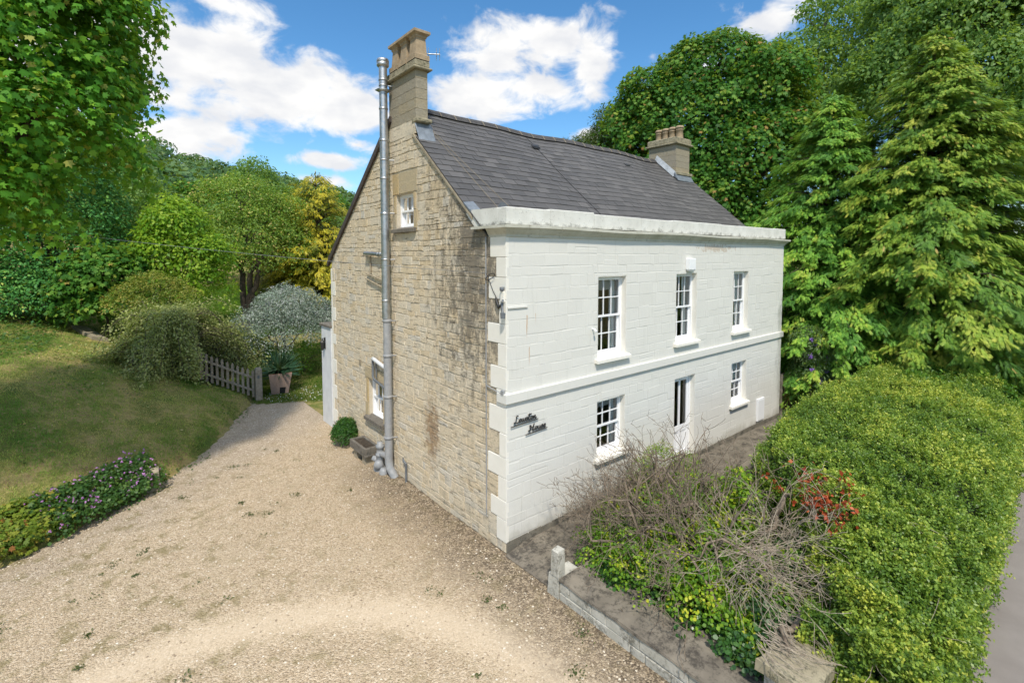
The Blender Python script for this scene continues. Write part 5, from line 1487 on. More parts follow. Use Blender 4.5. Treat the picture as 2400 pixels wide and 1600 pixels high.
conifer('cypress_tree', 'dark cypress at the right edge of the photo beyond the pavement', (22.5, -5.6, 0), 8.2, 3.6, 'L_con', .36, 750, 135, 55, .42, .4, .2, .5, pw=.7)
tree('yew_tree', 'dark yew rising over the roof ridge left of the far chimney', 'tree', (23.0, 15.8, 0),
     [(22.6, 15.6, 12.2, 2.6, 2.6, 3.2), (24.2, 14.8, 12.9, 2.4, 2.4, 3.2), (21.2, 16.8, 11.0, 2.2, 2.2, 3.0), (22.4, 15.8, 14.7, 1.2, 1.2, 1.2), (23.4, 15.6, 8.5, 3, 3, 3)],
     'L_yew', .26, 1900, 24, .55, 141, T_LONG, .35, droop=.1, up=.7, tint0=(.45, .25))
tree('sycamore_tree', 'broad rounded sycamore behind the far chimney, dotted with brown seed clusters', 'tree', (25.6, 10.4, 0),
     [(24.0, 9.4, 14.2, 3.8, 3.6, 3.6), (22.6, 10.0, 13.6, 3.2, 3.2, 3.4), (26.2, 8.2, 14.2, 3.5, 3.4, 3.7), (21.6, 11.4, 11.4, 2.9, 2.8, 3.2), (24.2, 8.4, 10.8, 4.2, 3.6, 3.4), (26.6, 6.6, 10.6, 3.2, 3.2, 3.4), (22.6, 8.6, 8.2, 3.2, 3.0, 3.0), (25.0, 6.8, 7.4, 3.4, 3.0, 3.0), (23.4, 8.6, 16.9, 2.7, 2.6, 2.0), (23.0, 7.2, 5.4, 2.8, 2.4, 2.6), (21.4, 12.6, 13.4, 2.5, 2.4, 2.6), (21.0, 11.6, 15.2, 1.9, 1.9, 1.7), (22.4, 9.8, 16.4, 2.2, 2.2, 1.9), (24.6, 6.4, 15.6, 2.4, 2.4, 2.2), (25.0, 5.6, 11.6, 2.6, 2.4, 2.8)],
     'L_syc', .22, 5200, 22, .62, 142, T_MAPLE, .5, acc=.03, droop=.75, up=.5, ntw=.4, tint0=(.42, .2))
tree('ash_tree', 'tall airy ash with bare twiggy branches behind the cypresses', 'tree', (36.0, 6.5, 0),
     [(33.5, 7.6, 19.0, 3.0, 3.0, 2.6), (36.4, 4.6, 21.0, 3.4, 3.2, 3.0), (33.0, 6.2, 15.4, 3.2, 3.0, 2.6), (38.4, 2.6, 22.4, 3.2, 3.2, 2.8), (35.8, 4.4, 16.6, 3.0, 2.8, 2.6), (31.2, 8.0, 13.0, 2.6, 2.6, 2.2), (34.6, 6.6, 22.6, 1.8, 1.8, 1.5), (32.6, 5.4, 11.6, 3, 2.8, 2.6)],
     'L_ash', .27, 1500, 24, .7, 143, T_LEAF, .42, 'bark_pale', droop=.7, ntw=.8, flat=.2, inner=.3, tint0=(.42, .22), stems=2)
tree('tall_ash_tree', 'tall feathery green tree above the tallest cypress at the upper right', 'tree', (29.6, -1.8, 0),
     [(29.5, -1.6, 17.0, 3.6, 3.4, 3.6), (28.6, .8, 14.6, 2.6, 2.6, 3.0), (30.5, -2.8, 20.0, 3.6, 3.4, 3.0), (28.8, -2.8, 13.6, 3.2, 3.0, 3.2), (31.6, .4, 19.6, 3.0, 3.0, 3.0), (27.4, -3.4, 10.2, 2.8, 2.6, 3.0)],
     'L_ash', .25, 3600, 26, .65, 144, T_LEAF, .4, 'bark_pale', droop=.8, ntw=.7, flat=.25, tint0=(.6, .22))
tree('roadside_tree', 'yellow green broadleaf tree at the upper right corner of the photo', 'tree', (30.6, -6.6, 0),
     [(30.2, -6.2, 17.6, 3.6, 3.2, 3.6), (29.4, -6.8, 13.2, 3.0, 2.8, 3.2), (31.0, -8.0, 20.6, 3.6, 3.4, 3.0), (28.6, -6.4, 9.4, 2.8, 2.6, 3.0)],
     'L_ash', .26, 1700, 22, .7, 145, T_LEAF, .4, droop=.7, tint0=(.75, .2))
tree('roadside_tree', 'darker broadleaf tree at the right edge behind the tallest cypress', 'tree', (26.2, -5.4, 0),
     [(26.0, -5.2, 9.0, 2.6, 2.4, 3.0), (26.2, -5.6, 12.0, 2.2, 2.0, 2.4), (25.6, -4.6, 5.4, 2.6, 2.4, 2.8)],
     'L_ash', .2, 620, 22, .6, 146, T_LONG, .3, 'bark_pale', droop=.7, tint0=(.4, .2))
# bare twigs standing out of the ash
R = np.random.default_rng(9)

# ---- buddleia by the far corner
bd = thing('buddleia_bush', 'buddleia bush with purple flower spikes at the far corner of the house', 'shrub', (12.9, -.7, .1))
C, N, T, ti, P = crown([(12.9, -.7, 1.9, .85, .65, 1.1), (12.5, -.55, 2.5, .5, .45, .6), (13.4, -.9, 1.5, .7, .6, .9), (12.6, -.8, 1.1, .6, .5, .7)], 330, 18, .28, R, droop=.4, tint0=(.5, .22))
leaves('foliage', C, N, T, .15 * R.uniform(.6, 1.2, len(C)), ti, T_LONG, M['L_budd'], bd)
m = MB()
for i in range(14): limb(m, (12.9 + R.normal(0, .15), -.7 + R.normal(0, .1), 0), (12.9 + R.normal(0, .5), -.7 + R.normal(0, .35), 1.8 + R.random()), .02, .006, R)
m.build('stems', M['bark_pale'], bd)
for (x, y, z, dx, dz) in ((12.15, -.75, 2.72, -.22, .06), (12.3, -.85, 2.55, .2, -.03), (12.05, -.8, 2.2, -.2, .0), (12.6, -1.05, 2.2, .16, -.08), (12.0, -.85, 1.78, -.22, .04), (12.4, -1.1, 1.72, .15, -.03), (12.2, -1.0, 1.45, .1, -.1), (12.9, -1.2, 2.0, .12, .05)):
    n = 90; u = R.random(n); Cc = np.array([x, y, z]) + np.outer(u, [dx, -.05, dz]) + R.normal(0, 1, (n, 3)) * (.042 * (1 - u * .75))[:, None]
    leaves('flower_spike', Cc, R.normal(size=(n, 3)), R.normal(size=(n, 3)), .03, R.random(n), T_PETAL, M['purple'], bd)

# ---- hedge along the pavement
def hedge_in(x):  # garden side edge
    return np.interp(x, [.8, 2.0, 3.2, 4.2, 6, 8, 11, 15], [-4.9, -4.35, -3.5, -2.55, -2.2, -2.05, -2.2, -2.5])
def hedge_out(x): return np.interp(x, [.5, 3, 10, 15], [-5.82, -5.84, -5.66, -5.22])
def hedge_top(x, y):
    t = np.interp(x, [.8, 2, 3.2, 5, 8, 12, 14.6, 15.2], [1.30, 1.62, 1.85, 2.02, 2.16, 2.18, 2.05, 1.6])
    yi, yo = hedge_in(x), hedge_out(x); e = np.minimum(yi - y, y - yo)
    return t - .55 * np.exp(-np.maximum(e, 0) / .22) + .06 * snoise(np.stack([x, y, 0 * x], -1), .6)


hd = thing('clipped_hedge', 'long clipped yellow green hedge between the garden and the pavement', 'hedge', (8, -4.2, 0))
def hedge_leaves(nt, nsd, R):
    x = .75 + 14.4 * R.random(nt) ** 1.25; yi, yo = hedge_in(x), hedge_out(x); y = yo + (yi - yo) * R.random(nt)
    z = hedge_top(x, y); P = np.stack([x, y, z], 1); n1 = np.stack([0 * x, 0 * x, 1 + 0 * x], 1); e = np.minimum(yi - y, y - yo)
    n1[:, 1] = np.where(yi - y < y - yo, 1, -1) * np.exp(-e / .2) * 1.3
    # sides
    x2 = .75 + 14.4 * R.random(nsd) ** 1.3; s = R.random(nsd) < .55
    y2 = np.where(s, hedge_out(x2), hedge_in(x2)); zt = hedge_top(x2, y2 * .98 + .02 * (-4)); z2 = .02 + (zt - .02) * R.random(nsd) ** .8
    lean = np.where(s, -1, 1); P2 = np.stack([x2, y2 - lean * np.where(s, .0, .10) * (z2 / 2) ** 2, z2], 1); n2 = np.stack([-.25 + 0 * x2, lean, .35 + 0 * x2], 1)
    # near end
    n3c = nsd // 7; y3 = R.uniform(-5.9, -4.6, n3c); P3 = np.stack([.82 + 0 * y3, y3, R.random(n3c) * 1.25], 1); n3 = np.tile([-1, 0, .4], (n3c, 1))
    P = np.vstack([P, P2, P3]); n = nrm(np.vstack([n1, n2, n3]))
    bump_ = snoise(P, 2.6); f = snoise(P, 7.0)
    hole = np.clip(snoise(P + 11, 3.6) - .55, 0, 1) * .22
    P = P + n * (-hole + bump_ * .065 + f * .075 + snoise(P + 3, 13.0) * .035 + R.normal(0, .03, len(P)) + .10 * (R.random(len(P)) ** 7))[:, None] - n * (R.random(len(P)) ** 2 * .11)[:, None]
    tint = .42 + .16 * snoise(P, .7) + .26 * f + R.normal(0, .16, len(P))
    return P, n, tint
P, n, ti = hedge_leaves(26000, 19000, R)
per = 11; sd_ = nrm(n * .9 + R.normal(0, .42, P.shape) + [0, 0, .45]); ln_ = .075 + .085 * R.random(len(P)) ** 1.5; u_ = R.random((len(P), per))
P = (P[:, None] - n[:, None] * .05 + sd_[:, None] * (u_ * ln_[:, None])[..., None] + R.normal(0, .014, (len(P), per, 3))).reshape(-1, 3)
ti = (np.clip(ti, 0, .94)[:, None] + .34 * (u_ - .55)).ravel() + R.normal(0, .08, len(P)); n = np.repeat(n, per, 0); sd_ = np.repeat(sd_, per, 0)
dead = (snoise(P + 21, 1.5) > 1.05); ti = np.where(dead & (R.random(len(ti)) < .8), 1.0, np.clip(ti, 0, .94))
far_green = (P[:, 0] > 11.2) & (P[:, 1] < -3.3) & (snoise(P, .5) > -.25)
keep = ~far_green
T = nrm(sd_ * .8 + R.normal(0, .6, P.shape)); N = nrm(sd_ * .7 + R.normal(0, .6, P.shape))
ti = np.where(R.random(len(ti)) < .006, 1.0, np.clip(ti, 0, .94))
leaves('hedge_foliage', P[keep], N[keep], T[keep], .040 * R.uniform(.6, 1.35, keep.sum()), ti[keep], T_LEAF, M['L_hedge'], hd, .050 * np.ones(keep.sum()))
leaves('green_hedge_patch', P[far_green], N[far_green], T[far_green], .07 * R.uniform(.6, 1.3, far_green.sum()), np.clip(ti[far_green] + .1, 0, .95), T_LEAF, M['L_hedge_green'], hd)
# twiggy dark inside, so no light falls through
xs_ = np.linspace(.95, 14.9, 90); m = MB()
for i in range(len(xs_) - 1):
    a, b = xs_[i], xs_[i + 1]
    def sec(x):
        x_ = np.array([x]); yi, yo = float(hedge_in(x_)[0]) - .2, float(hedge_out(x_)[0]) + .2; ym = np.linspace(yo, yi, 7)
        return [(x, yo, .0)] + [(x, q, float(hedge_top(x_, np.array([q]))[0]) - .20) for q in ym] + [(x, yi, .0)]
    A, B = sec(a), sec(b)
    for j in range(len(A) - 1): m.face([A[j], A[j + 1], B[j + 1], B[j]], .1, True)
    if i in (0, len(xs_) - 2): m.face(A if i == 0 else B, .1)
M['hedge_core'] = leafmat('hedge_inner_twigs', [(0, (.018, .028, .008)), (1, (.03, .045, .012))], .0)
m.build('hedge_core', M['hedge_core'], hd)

# ------------------------------------------------------------------ front garden: green scrub and the dead shrub over it
R = np.random.default_rng(31)


def twig_tree(m, p, d, length, r, depth, R, bend=.25, grav=0.0, spread=.7, kids=(2, 4), tips=None, sides=5, minr=.0035, zmin=.15):
    n = 6; P = [np.array(p, float)]; d = nrm(np.array(d, float)); ds = [d]
    for i in range(n - 1):
        d = nrm(d + R.normal(0, bend, 3) * .5 + np.array([0, 0, grav])); q = P[-1] + d * length / (n - 1)
        if q[2] < zmin: q[2] = zmin + .02; d = nrm(d * [1, 1, 0] + [0, 0, .1])
        P.append(q); ds.append(d)
    r1 = max(r * .45, minr)
    m.tube(np.array(P), np.linspace(r, r1, n), sides if r > .012 else 4, float(np.clip(R.normal(.5, .25), 0, 1)), False, False)
    if depth <= 0:
        if tips is not None: tips.append((P[-1], ds[-1]))
        return
    for k in range(R.integers(*kids) + (1 if depth > 1 else 0)):
        i = int(R.integers(2, n)); dd = nrm(ds[i] + R.normal(0, spread, 3) + np.array([0, 0, grav]))
        twig_tree(m, P[i], dd, length * R.uniform(.42, .72), max(r1 * R.uniform(.6, .95), minr), depth - 1, R, bend, grav, spread, kids, tips, sides, minr, zmin)


# live scrub: two plants, one yellow green by the wall, one of darker ivy
sc = thing('leafy_scrub', 'bright yellow green leafy scrub under the dead branches along the low wall', 'shrub', (2.0, -2.6, .1))
lob = [(1.05, -1.75, .45, .55, .5, .45), (.95, -2.5, .5, .50, .55, .42), (1.0, -3.3, .45, .45, .55, .38), (.95, -4.0, .40, .38, .42, .36), (1.9, -2.2, .55, .8, .8, .55), (2.2, -3.2, .5, .8, .7, .5), (3.0, -2.4, .5, .8, .9, .55), (2.0, -1.2, .45, .7, .5, .45), (3.2, -1.5, .5, .8, .5, .5), (1.7, -4.0, .5, .5, .5, .5), (4.0, -2.4, .4, .6, .6, .5)]
C, N, T, ti, P = crown(lob, 2300, 24, .14, R, droop=.2, up=.8, ntw=.6, tint0=(.46, .26), inner=.25, skip=.6, rag=.42)
leaves('foliage', C, N, T, .046 * R.uniform(.6, 1.3, len(C)), ti, T_ROUND, M['L_scrub'], sc)
m = MB()
for i in range(60):
    p = (R.uniform(.8, 3.4), R.uniform(-4.1, -1.2), .1); twig_tree(m, p, R.normal(0, .5, 3) + [0, 0, 1], .5, .007, 1, R, .3, 0, .6)
m.build('stems', M['bark_pale'], sc)
iv = thing('ivy_patch', 'dark green ivy creeping over the wall top under the scrub', 'ivy', (.7, -3.0, .1))
lob = [(.62, -2.0, .36, .25, .3, .12), (.62, -2.7, .36, .2, .35, .12), (.55, -3.5, .38, .22, .4, .14), (.6, -4.1, .4, .25, .3, .2), (1.3, -4.2, .5, .5, .4, .35), (2.4, -4.0, .6, .7, .4, .5)]
C, N, T, ti, P = crown(lob, 420, 20, .13, R, droop=.3, up=.9, ntw=.45, tint0=(.45, .25))
leaves('foliage', C, N, T, .06 * R.uniform(.6, 1.3, len(C)), ti, T_ROUND, M['L_ivy'], iv)
g2 = thing('flowering_shrub', 'small olive green shrub growing against the front wall below the window', 'shrub', (3.9, -.55, .1))
lob = [(3.9, -.55, .95, .42, .25, .32), (3.2, -.75, .75, .5, .3, .35), (4.6, -.8, .65, .5, .3, .3), (2.6, -.9, .6, .4, .3, .3)]
C, N, T, ti, P = crown(lob, 300, 16, .14, R, droop=.2, up=.8, ntw=.7, tint0=(.55, .25), inner=.4)
leaves('foliage', C, N, T, .04 * R.uniform(.6, 1.3, len(C)), ti, T_LEAF, M['L_mid'], g2)
m = MB()
for i in range(26): twig_tree(m, (R.uniform(2.8, 4.4), R.uniform(-.95, -.6), .1), R.normal(0, .35, 3) + [0, .1, 1], .55, .008, 2, R, .3, 0, .6)
m.build('stems', M['dead_wood'], g2)
g3 = thing('young_shrub', 'fresh lime green shrub sprouting among the dead stems beside the hedge', 'shrub', (3.0, -2.95, .1))
lob = [(2.95, -2.9, 1.05, .26, .26, .42), (3.1, -2.75, 1.35, .2, .2, .25), (2.7, -3.1, .8, .3, .3, .3)]
C, N, T, ti, P = crown(lob, 130, 14, .16, R, droop=.1, up=.8, ntw=.6, tint0=(.55, .2), inner=.35)
leaves('foliage', C, N, T, .075 * R.uniform(.6, 1.3, len(C)), ti, T_LEAF, M['L_scrub'], g3)

# the dead shrub: grey boughs lying along the bed, rising stems, a haze of twigs
ds = thing('dead_shrub', 'sprawling dead shrub of bare grey brown branches over the front garden', 'shrub', (2.6, -2.4, .1))
m = MB(); tips = []
for (a, b, r) in (((1.7, -3.5, .45), (.55, -1.55, .75), .035), ((2.0, -3.3, .5), (.95, -2.1, 1.0), .030), ((2.4, -3.2, .4), (1.2, -1.4, 1.1), .038), ((1.2, -3.9, .4), (.75, -2.4, .55), .028), ((2.9, -2.8, .3), (2.0, -1.2, 1.2), .034), ((1.0, -2.7, .42), (.5, -3.3, .42), .018), ((3.2, -3.3, .5), (1.9, -2.0, 1.3), .036), ((2.2, -3.9, .6), (1.0, -3.0, 1.05), .03), ((3.6, -2.4, .4), (2.9, -1.0, 1.4), .03)):
    P = limb(m, a, b, r, r * .5, R, 1.2, 8, 7)
    for k in range(7):
        i = int(R.integers(2, 8)); twig_tree(m, P[i], nrm(np.array(b) - np.array(a)) + R.normal(0, .6, 3) + [0, 0, .3], .55, r * .35, 2, R, .35, .02, .6, (2, 4), tips)
for i in range(78):      # upright snapped stems
    p = np.array([R.uniform(1.4, 3.7), R.uniform(-3.4, -1.0), .2]); d = np.array([R.normal(.1, .3), R.normal(.1, .35), 1.0])
    twig_tree(m, p, d, R.uniform(.9, 1.5), R.uniform(.018, .034), 2 if i % 2 else 1, R, .2, .0, .45, (1, 3), tips)
for i in range(46):      # long whips leaning to the house and over the wall
    p = np.array([R.uniform(1.4, 3.0), R.uniform(-2.9, -1.5), .35]); d = np.array([R.uniform(-1.0, .25), R.uniform(.2, 1.0), R.uniform(.25, .8)])
    twig_tree(m, p, d, R.uniform(.8, 1.5), R.uniform(.009, .016), 2, R, .25, -.015, .55, (2, 4), tips)
m.build('branches', M['dead_wood'], ds)
m = MB()
for (p, d) in tips[::3]: twig_tree(m, p, d, .22, .004, 1, R, .4, 0, .8, (2, 4), None, 4, .003)
for i in range(120):     # fine grey spray near the house wall
    p = np.array([R.uniform(.75, 2.6), R.uniform(-1.6, -.55), R.uniform(.3, .7)]); twig_tree(m, p, R.normal(0, .7, 3) + [-.1, .25, .8], R.uniform(.3, .6), .006, 2, R, .35, 0, .6, (2, 4), None, 4, .0032)
m.build('twigs', M['dead_wood'], ds)

br = thing('brushwood', 'heap of bleached fine twigs drooping over the gate pillar beside the hedge', 'brushwood', (1.5, -4.4, .6))
m = MB()
for i in range(170):
    u = R.random(); p = np.array([1.30 + 1.3 * u + .22 * R.normal(), -3.55 - .75 * u + .25 * R.normal(), .85 + .35 * R.random()])
    d = np.array([R.normal(.15, .7), R.normal(-.35, .6), R.normal(.12, .38)])
    twig_tree(m, p, d, R.uniform(.45, 1.0), R.uniform(.004, .0075), 2, R, .28, -.05, .5, (2, 4), None, 4, .0026, .45)
for i in range(40):
    p = np.array([.62 + .25 * R.normal(), -4.42 + .15 * R.random(), .92]); d = np.array([R.normal(-.1, .5), -1.0, R.normal(-.05, .12)])
    twig_tree(m, p, d, R.uniform(.3, .55), .005, 1, R, .25, -.12, .5, (1, 3), None, 4, .003, .845)
m.build('twigs', M['dead_twig'], br)
m = MB()
limb(m, (2.1, -4.85, 1.25), (.65, -4.45, .92), .045, .035, R, .8, 8, 8); limb(m, (.68, -4.45, .95), (.50, -4.62, .86), .04, .02, R, .3, 4, 7); limb(m, (3.5, -3.8, 1.45), (2.3, -3.5, 1.1), .04, .03, R, .8, 7, 7); limb(m, (2.4, -3.5, .75), (1.6, -3.7, .9), .036, .02, R, .8, 7, 7)
for k in range(14): twig_tree(m, (2.0 + R.normal(0, .2), -4.8 + R.normal(0, .1), 1.3), [R.normal(.3, .6), R.normal(-.2, .5), R.normal(.2, .4)], .45, .010, 1, R, .3, -.03, .5)
m.build('boughs', M['dead_wood'], br)

# red dead leaves on one branch
rd = thing('red_leaved_branch', 'branch of rusty red dead leaves against the green hedge', 'branch', (3.0, -3.7, 1.2))
m = MB(); tips = []
for p, d in (((2.55, -3.8, 1.45), (.3, -.2, .8)), ((2.45, -3.85, 1.4), (.6, -.4, .6)), ((2.5, -3.8, 1.45), (.3, -.4, .4)), ((2.7, -3.9, 1.5), (.6, -.3, .4)), ((2.35, -3.85, 1.45), (.0, -.3, .1)), ((2.5, -3.85, 1.4), (.5, -.2, .2))):
    twig_tree(m, p, d, .5, .010, 2, R, .3, 0, .6, (2, 4), tips)
m.build('twigs', M['dead_wood'], rd)
Q = np.array([t_[0] for t_ in tips]); k = R.integers(0, len(Q), 420); C = Q[k] + R.normal(0, .06, (420, 3))
leaves('red_leaves', C, R.normal(size=(420, 3)) + [-.3, -.4, .5], R.normal(0, .6, (420, 3)) + [0, 0, -.8], .085 * R.uniform(.6, 1.2, 420), R.random(420), T_LEAF, M['L_red'], rd)

# ------------------------------------------------------------------ planting by the drive
bx = thing('box_bush', 'small round green bush at the foot of the gable wall', 'bush', (-.30, 7.05, 0))
C, N, T, ti, P = crown([(-.30, 7.05, .36, .33, .33, .40)], 330, 18, .10, R, droop=-.2, tint0=(.5, .22))
leaves('foliage', C, N, T, .055 * R.uniform(.6, 1.3, len(C)), ti, T_LEAF, M['L_box'], bx)
m = MB()
for i in range(10): limb(m, (-.3 + R.normal(0, .04), 7.05 + R.normal(0, .04), 0), (-.3 + R.normal(0, .15), 7.05 + R.normal(0, .15), .45), .012, .004, R)
m.build('stems', M['bark'], bx)

yu = thing('yucca', 'spiky blue green yucca growing in the square planter', 'plant', (-.25, 14.2, .55))
n = 230; a = R.uniform(0, 2 * pi, n); e = np.arcsin(np.clip(R.uniform(-.25, 1.0, n), -1, 1)); D = np.stack([np.cos(a) * np.cos(e), np.sin(a) * np.cos(e), np.sin(e)], 1)
C = np.array([-.25, 14.15, .95]) + D * .06 + np.stack([0 * a, 0 * a, R.uniform(-.2, .1, n)], 1)
N = nrm(np.cross(D, np.stack([-np.sin(a), np.cos(a), 0 * a], 1)) * -1)
T_SWORD = (np.array([(-.5, 0, 0), (.5, 0, 0), (.6, .45, .02), (0, 1, -.09), (-.6, .45, .02)]), [(0, 1, 2, 3, 4)])
leaves('blades', C, N, D, R.uniform(.65, .95, n), R.normal(.5, .22, n), T_SWORD, M['L_yucca'], yu, .035 * np.ones(n))
m = MB(); m.tube([(-.25, 14.15, .5), (-.25, 14.15, 1.0)], [.09, .07], 8); m.build('stem', M['bark'], yu)

fl = thing('purple_flowers', 'mound of green geraniums with small purple flowers edging the drive', 'flower bed', (-5.6, 6.7, .1))
bl = []
for t in np.linspace(0, 1, 9):
    x, y = -6.45 + 1.55 * t, 6.05 + 1.28 * t; bl.append((x, y, tz(x, y) * .5 + .16, .34, .34, .27)); bl.append((x - .18, y + .28, tz(x - .18, y + .28) + .12, .30, .30, .24))
C, N, T, ti, P = crown(bl, 800, 16, .13, R, droop=.1, up=.9, ntw=.5, tint0=(.42, .22), skip=.6)
leaves('foliage', C, N, T, .058 * R.uniform(.6, 1.3, len(C)), ti, T_ROUND, M['L_ger'], fl)
k = R.choice(len(P), 330); n = 330; Q = P[k] + R.normal(0, .05, (n, 3)) + [0, 0, .06] + np.array([-.25, -.3, .4]) * .08
c2_ = np.repeat(Q, 4, 0) + R.normal(0, .010, (n * 4, 3))
tag(leaves('blooms', c2_, R.normal(size=(n * 4, 3)) + [-.4, -.6, 1.0], R.normal(size=(n * 4, 3)), .024, R.random(n * 4), T_PETAL, M['pink'], fl), None, None, None, 'stuff')
yb = thing('yellowing_bed', 'yellow green leafy plants with a few red leaves at the left edge', 'flower bed', (-7.4, 5.6, .1))
bl = []
for t in np.linspace(0, 1, 11):
    x, y = -8.9 + 2.45 * t, 4.55 + 1.60 * t; bl.append((x, y, tz(x, y) * .5 + .15, .36, .34, .26)); bl.append((x - .2, y + .28, tz(x - .2, y + .28) + .10, .32, .30, .22))
C, N, T, ti, P = crown(bl, 850, 15, .14, R, droop=.1, up=.95, ntw=.4, tint0=(.5, .2), skip=.6)
leaves('foliage', C, N, T, .082 * R.uniform(.6, 1.3, len(C)), accent(ti, R, .035), T_MAPLE, M['L_bed'], yb)

# ------------------------------------------------------------------ grass, weeds, fallen leaves, daisies
def scatter(n, box, R, keepf):
    x = R.uniform(box[0], box[1], n); y = R.uniform(box[2], box[3], n); k = keepf(x, y); return x[k], y[k]


def bank_keep(x, y):
    d = edge_dist(x, y); a = np.arctan2(x + 5.5, y + 6.78)
    return (d > .02) & (d < 11) & (a > radians(-9)) & (a < radians(24)) & (R.random(len(x)) < np.clip(11.0 / np.hypot(x + 5.5, y + 6.8), .3, 1) ** 1.2)
x, y = scatter(700000, (-14, 1.0, 3.5, 26), R, bank_keep); n = len(x); z = terrain(x, y)
pt = np.stack([x, y, 0 * x], 1); pn = snoise(pt, .55) * .7 + snoise(pt + 9, 1.9) * .5 + snoise(pt + 3, 5.0) * .25
tint = np.clip(.46 + .46 * pn + R.normal(0, .15, n), 0, 1); tall = np.clip(1.0 - .5 * pn, .5, 1.7)
a = R.uniform(0, 2 * pi, n)
gr = leaves('grass', np.stack([x, y, z - .004], 1), np.stack([np.cos(a), np.sin(a), R.uniform(.1, .6, n)], 1), np.stack([R.normal(0, .55, n), R.normal(0, .55, n), np.ones(n)], 1), .052 * tall * R.uniform(.5, 1.3, n), tint, T_BLADE, M['L_grass'], None, .013 * np.ones(n))
tag(gr, 'rough green and brown grass on the bank', None, None, 'stuff')
def turf_keep(x, y): return (edge_dist(x, y) < -.02) & (y > 13.1 + (x + 1.5) * -.60)
x, y = scatter(90000, (-1.6, 4.5, 11.0, 20), R, turf_keep); n = len(x); a = R.uniform(0, 2 * pi, n)
x2, y2 = scatter(60000, (-4, 8, 24, 44), R, lambda x, y: x > -99); x = np.concatenate([x, x2]); y = np.concatenate([y, y2]); n = len(x); a = R.uniform(0, 2 * pi, n)
far = (y > 22).astype(float)
g_ = leaves('lawn_grass', np.stack([x, y, terrain(x, y)], 1), np.stack([np.cos(a), np.sin(a), .3 + 0 * a], 1), np.stack([R.normal(0, .5, n), R.normal(0, .5, n), np.ones(n)], 1), (.055 + .09 * far) * R.uniform(.5, 1.3, n), np.clip(R.normal(.45, .25, n) + .3 * far, 0, 1), T_BLADE, M['L_turf'], None, .014 + .05 * far)
tag(g_, 'fresh green mown lawn grass', None, None, 'stuff')
x, y = scatter(260, (-1.0, 2.0, 11.6, 14.2), R, turf_keep); n = len(x)
tag(leaves('daisies', np.stack([x, y, terrain(x, y) + .05], 1), R.normal(0, .3, (n, 3)) + [0, 0, 1], R.normal(size=(n, 3)), .03, R.random(n), T_PETAL, M['daisy']), 'tiny white daisies in the mown lawn', None, None, 'stuff')
x, y = scatter(2600, (-12, -1.5, 5, 18), R, lambda x, y: (edge_dist(x, y) > .1) & (R.random(len(x)) < np.clip((edge_dist(x, y)) / 5, .12, 1))); n = len(x)
x = x[:700]; y = y[:700]; n = len(x)
tag(leaves('fallen_leaves', np.stack([x, y, terrain(x, y) + .05], 1), R.normal(0, .4, (n, 3)) + [0, 0, 1], R.normal(size=(n, 3)), .075 * R.uniform(.5, 1.2, n), R.random(n), T_LEAF, M['yellow_leaf']), 'yellow fallen leaves on the bank', None, None, 'stuff')
# ground cover along the foot of the trees and the drive edge
x, y = scatter(34000, (-13, 1, 4.5, 24), R, lambda x, y: (edge_dist(x, y) > -.25)); d = edge_dist(x, y); pt = np.stack([x, y, 0 * x], 1)
k = ((d > 5.6) & (y > 13.5 + .5 * (x + 8)) & (snoise(pt, .8) > -.35)) | ((d < .35) & (snoise(pt, 1.5) > .15)) | (snoise(pt + 4, 1.3) > .85)
x, y = x[k], y[k]; n = len(x)
tag(leaves('ground_cover', np.stack([x, y, np.maximum(terrain(x, y), 0) + R.uniform(.01, .16, n) * np.where(edge_dist(x, y) > 5, 1.3, .4)], 1), R.normal(0, .35, (n, 3)) + [0, 0, 1], R.normal(size=(n, 3)), .085 * R.uniform(.5, 1.3, n) * np.where(edge_dist(x, y) > 5, 1, .6), R.random(n), T_ROUND, M['L_ger']), 'low leafy ground cover on the bank', None, None, 'stuff')
# weeds in the gravel
px, py = [], []
for i in range(150):
    cx = R.uniform(-9.5, -.6); cy = R.uniform(-3.6, 8.5)
    if edge_dist(np.array([cx]), np.array([cy]))[0] > -.15: continue
    r = math.hypot(cx + 5.2, cy + 2.8)
    if abs(r - 4.02) < .5 or (R.random() < .55 and cx > -4.5): continue
    m_ = int(R.integers(8, 46)); s = R.uniform(.02, .085); px.append(cx + R.normal(0, s, m_)); py.append(cy + R.normal(0, s, m_))
for (cx, cy) in ((-.35, -2.2), (-.9, -2.6), (-3.3, 4.5), (-3.0, 4.35), (-2.3, 4.8), (-4.3, 6.3), (-3.1, 7.4)):
    px.append(cx + R.normal(0, .07, 60)); py.append(cy + R.normal(0, .07, 60))
x = np.concatenate(px); y = np.concatenate(py); n = len(x)
tag(leaves('weeds', np.stack([x, y, R.uniform(.0, .03, n)], 1), R.normal(0, .5, (n, 3)) + [0, 0, 1], R.normal(0, 1, (n, 3)) + [0, 0, .3],   .034 * R.uniform(.4, 1.4, n), R.random(n), T_LEAF, M['L_weed']), 'small green weeds growing through the gravel', None, None, 'stuff')
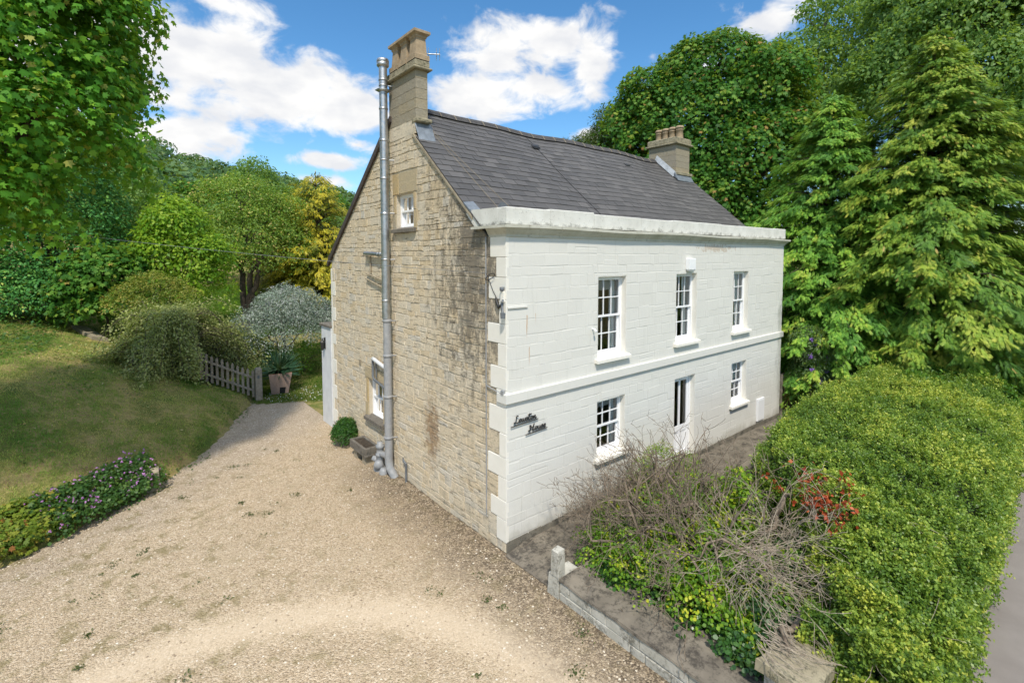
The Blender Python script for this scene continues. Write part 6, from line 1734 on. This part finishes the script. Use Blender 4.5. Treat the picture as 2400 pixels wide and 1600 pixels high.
# loose larger stones on the gravel
n = 17000; x = R.uniform(-9, .0, n); y = R.uniform(-5, 12.5, n); k = (edge_dist(x, y) < -.05) & (R.random(n) < .9) & ~((x > -.16) & (y < -1.1)) & ~((x > -.02)); x, y = x[k], y[k]; n = len(x)
oct_v = np.array([(1, 0, 0), (.2, .8, .1), (-1, .1, 0), (-.1, -.8, 0), (.1, 0, .55)]); oct_f = np.array([(0, 1, 4), (1, 2, 4), (2, 3, 4), (3, 0, 4)])
a = R.uniform(0, 2 * pi, n); s = .013 * R.uniform(.6, 1.9, n); ca, sa = np.cos(a), np.sin(a)
V = np.stack([x[:, None] + s[:, None] * (oct_v[None, :, 0] * ca[:, None] - oct_v[None, :, 1] * sa[:, None]), y[:, None] + s[:, None] * (oct_v[None, :, 0] * sa[:, None] + oct_v[None, :, 1] * ca[:, None]), .001 + s[:, None] * oct_v[None, :, 2] + 0 * x[:, None]], -1).reshape(-1, 3)
Fv = (np.arange(n)[:, None, None] * 5 + oct_f[None]).reshape(-1, 3)
g = G('loose_stone'); g.pbr(g.ramp(g.attr(), [(0, (.20, .15, .10)), (.4, (.42, .34, .24)), (.8, (.58, .50, .38)), (1, (.70, .64, .54))]), .9); M['loose'] = g.m
tag(np_mesh('loose_stones', V, Fv.ravel(), np.arange(len(Fv)) * 3, M['loose'], np.repeat(R.random(n), 5)), 'loose stones lying on the gravel', None, None, 'stuff')

# ------------------------------------------------------------------ wooded hill
def hz(x, y): return float(hill_z(np.array([x], float), np.array([y], float))[0])


proto = {}
def far_tree(x, y, z, h, w, seed, mat, label, group):
    R2 = np.random.default_rng(seed)
    t = thing('far_tree', label, 'tree', (x, y, z), group)
    lob = [(x, y, z + h * .55, w * .5, w * .5, h * .42)] + [(x + R2.normal(0, w * .25), y + R2.normal(0, w * .2) - w * .15, z + h * R2.uniform(.35, .85), w * .28, w * .28, h * .22) for _ in range(6)]
    C, N, T, ti, P = crown(lob, 330, 16, w * .10, R2, droop=.5, up=.5, ntw=.5, tint0=(.45, .2), inner=.05)
    leaves('crown', C, N, T, w * .045 * R2.uniform(.6, 1.3, len(C)), ti, T_ROUND, M[mat], t)
    m = MB(); m.tube([(x, y, z - 1), (x, y, z + h * .6)], [w * .03, w * .015], 6); m.build('trunk', M['bark'], t)


spots = [(-2, 66, 12, 9, 'L_wood', 'rounded dark green tree on the slope beyond the garden, leftmost of the middle distance'), (5, 70, 13, 9, 'L_syc', 'dense rich green tree in the middle distance right above the lime green tree'), (12, 68, 12, 8, 'L_wood', 'dull green tree in the middle distance behind the bronze tinted tree'),
         (19, 72, 13, 9, 'L_syc', 'green tree in the middle distance behind the pale green tree'), (27, 74, 13, 10, 'L_wood', 'dark tree in the middle distance left of the golden conifer'), (1, 48, 8, 6, 'L_ash', 'small pale green tree beyond the bushy bright green tree'), (8, 50, 9, 6.5, 'L_mid', 'olive green tree beyond the bronze tinted tree'), (15, 52, 9, 7, 'L_ash', 'pale green tree showing beside the golden conifer'), (-7, 60, 11, 8, 'L_syc', 'green tree in the distance behind the dark evergreen')]
for i, (x, y, h, w, mt, lb) in enumerate(spots): far_tree(x, y, tz(x, y) - .8, h * .80, w, 500 + i, mt, lb, 'trees on the slope beyond the garden')
R = np.random.default_rng(77)
lobs = []
for i in range(900):
    x = R.uniform(-40, 190); y = R.uniform(100, 268); s = R.uniform(3.6, 6.5); z = hz(x, y)
    lobs.append((x, y, z + s * .55, s, s, s * .95))
L = np.array(lobs); n = 120000; k = R.integers(0, len(L), n); d = nrm(R.normal(size=(n, 3)) + [0, -.35, .35]); d[:, 2] = np.abs(d[:, 2]) * np.where(R.random(n) < .85, 1, -1)
P = L[k, :3] + d * L[k, 3:] * (1 + .12 * snoise(d * 2 + k[:, None] * 1.7, 1.5))[:, None]
tint = np.clip(.40 + .34 * np.sin(k * 12.9898)[:] + R.normal(0, .14, n), 0, 1)
tag(leaves('distant_wood', P, d + R.normal(0, .35, (n, 3)), R.normal(size=(n, 3)), 1.0 * R.uniform(.6, 1.3, n), tint, T_ROUND, M['L_wood']), 'distant woodland covering the hill', None, None, 'stuff')
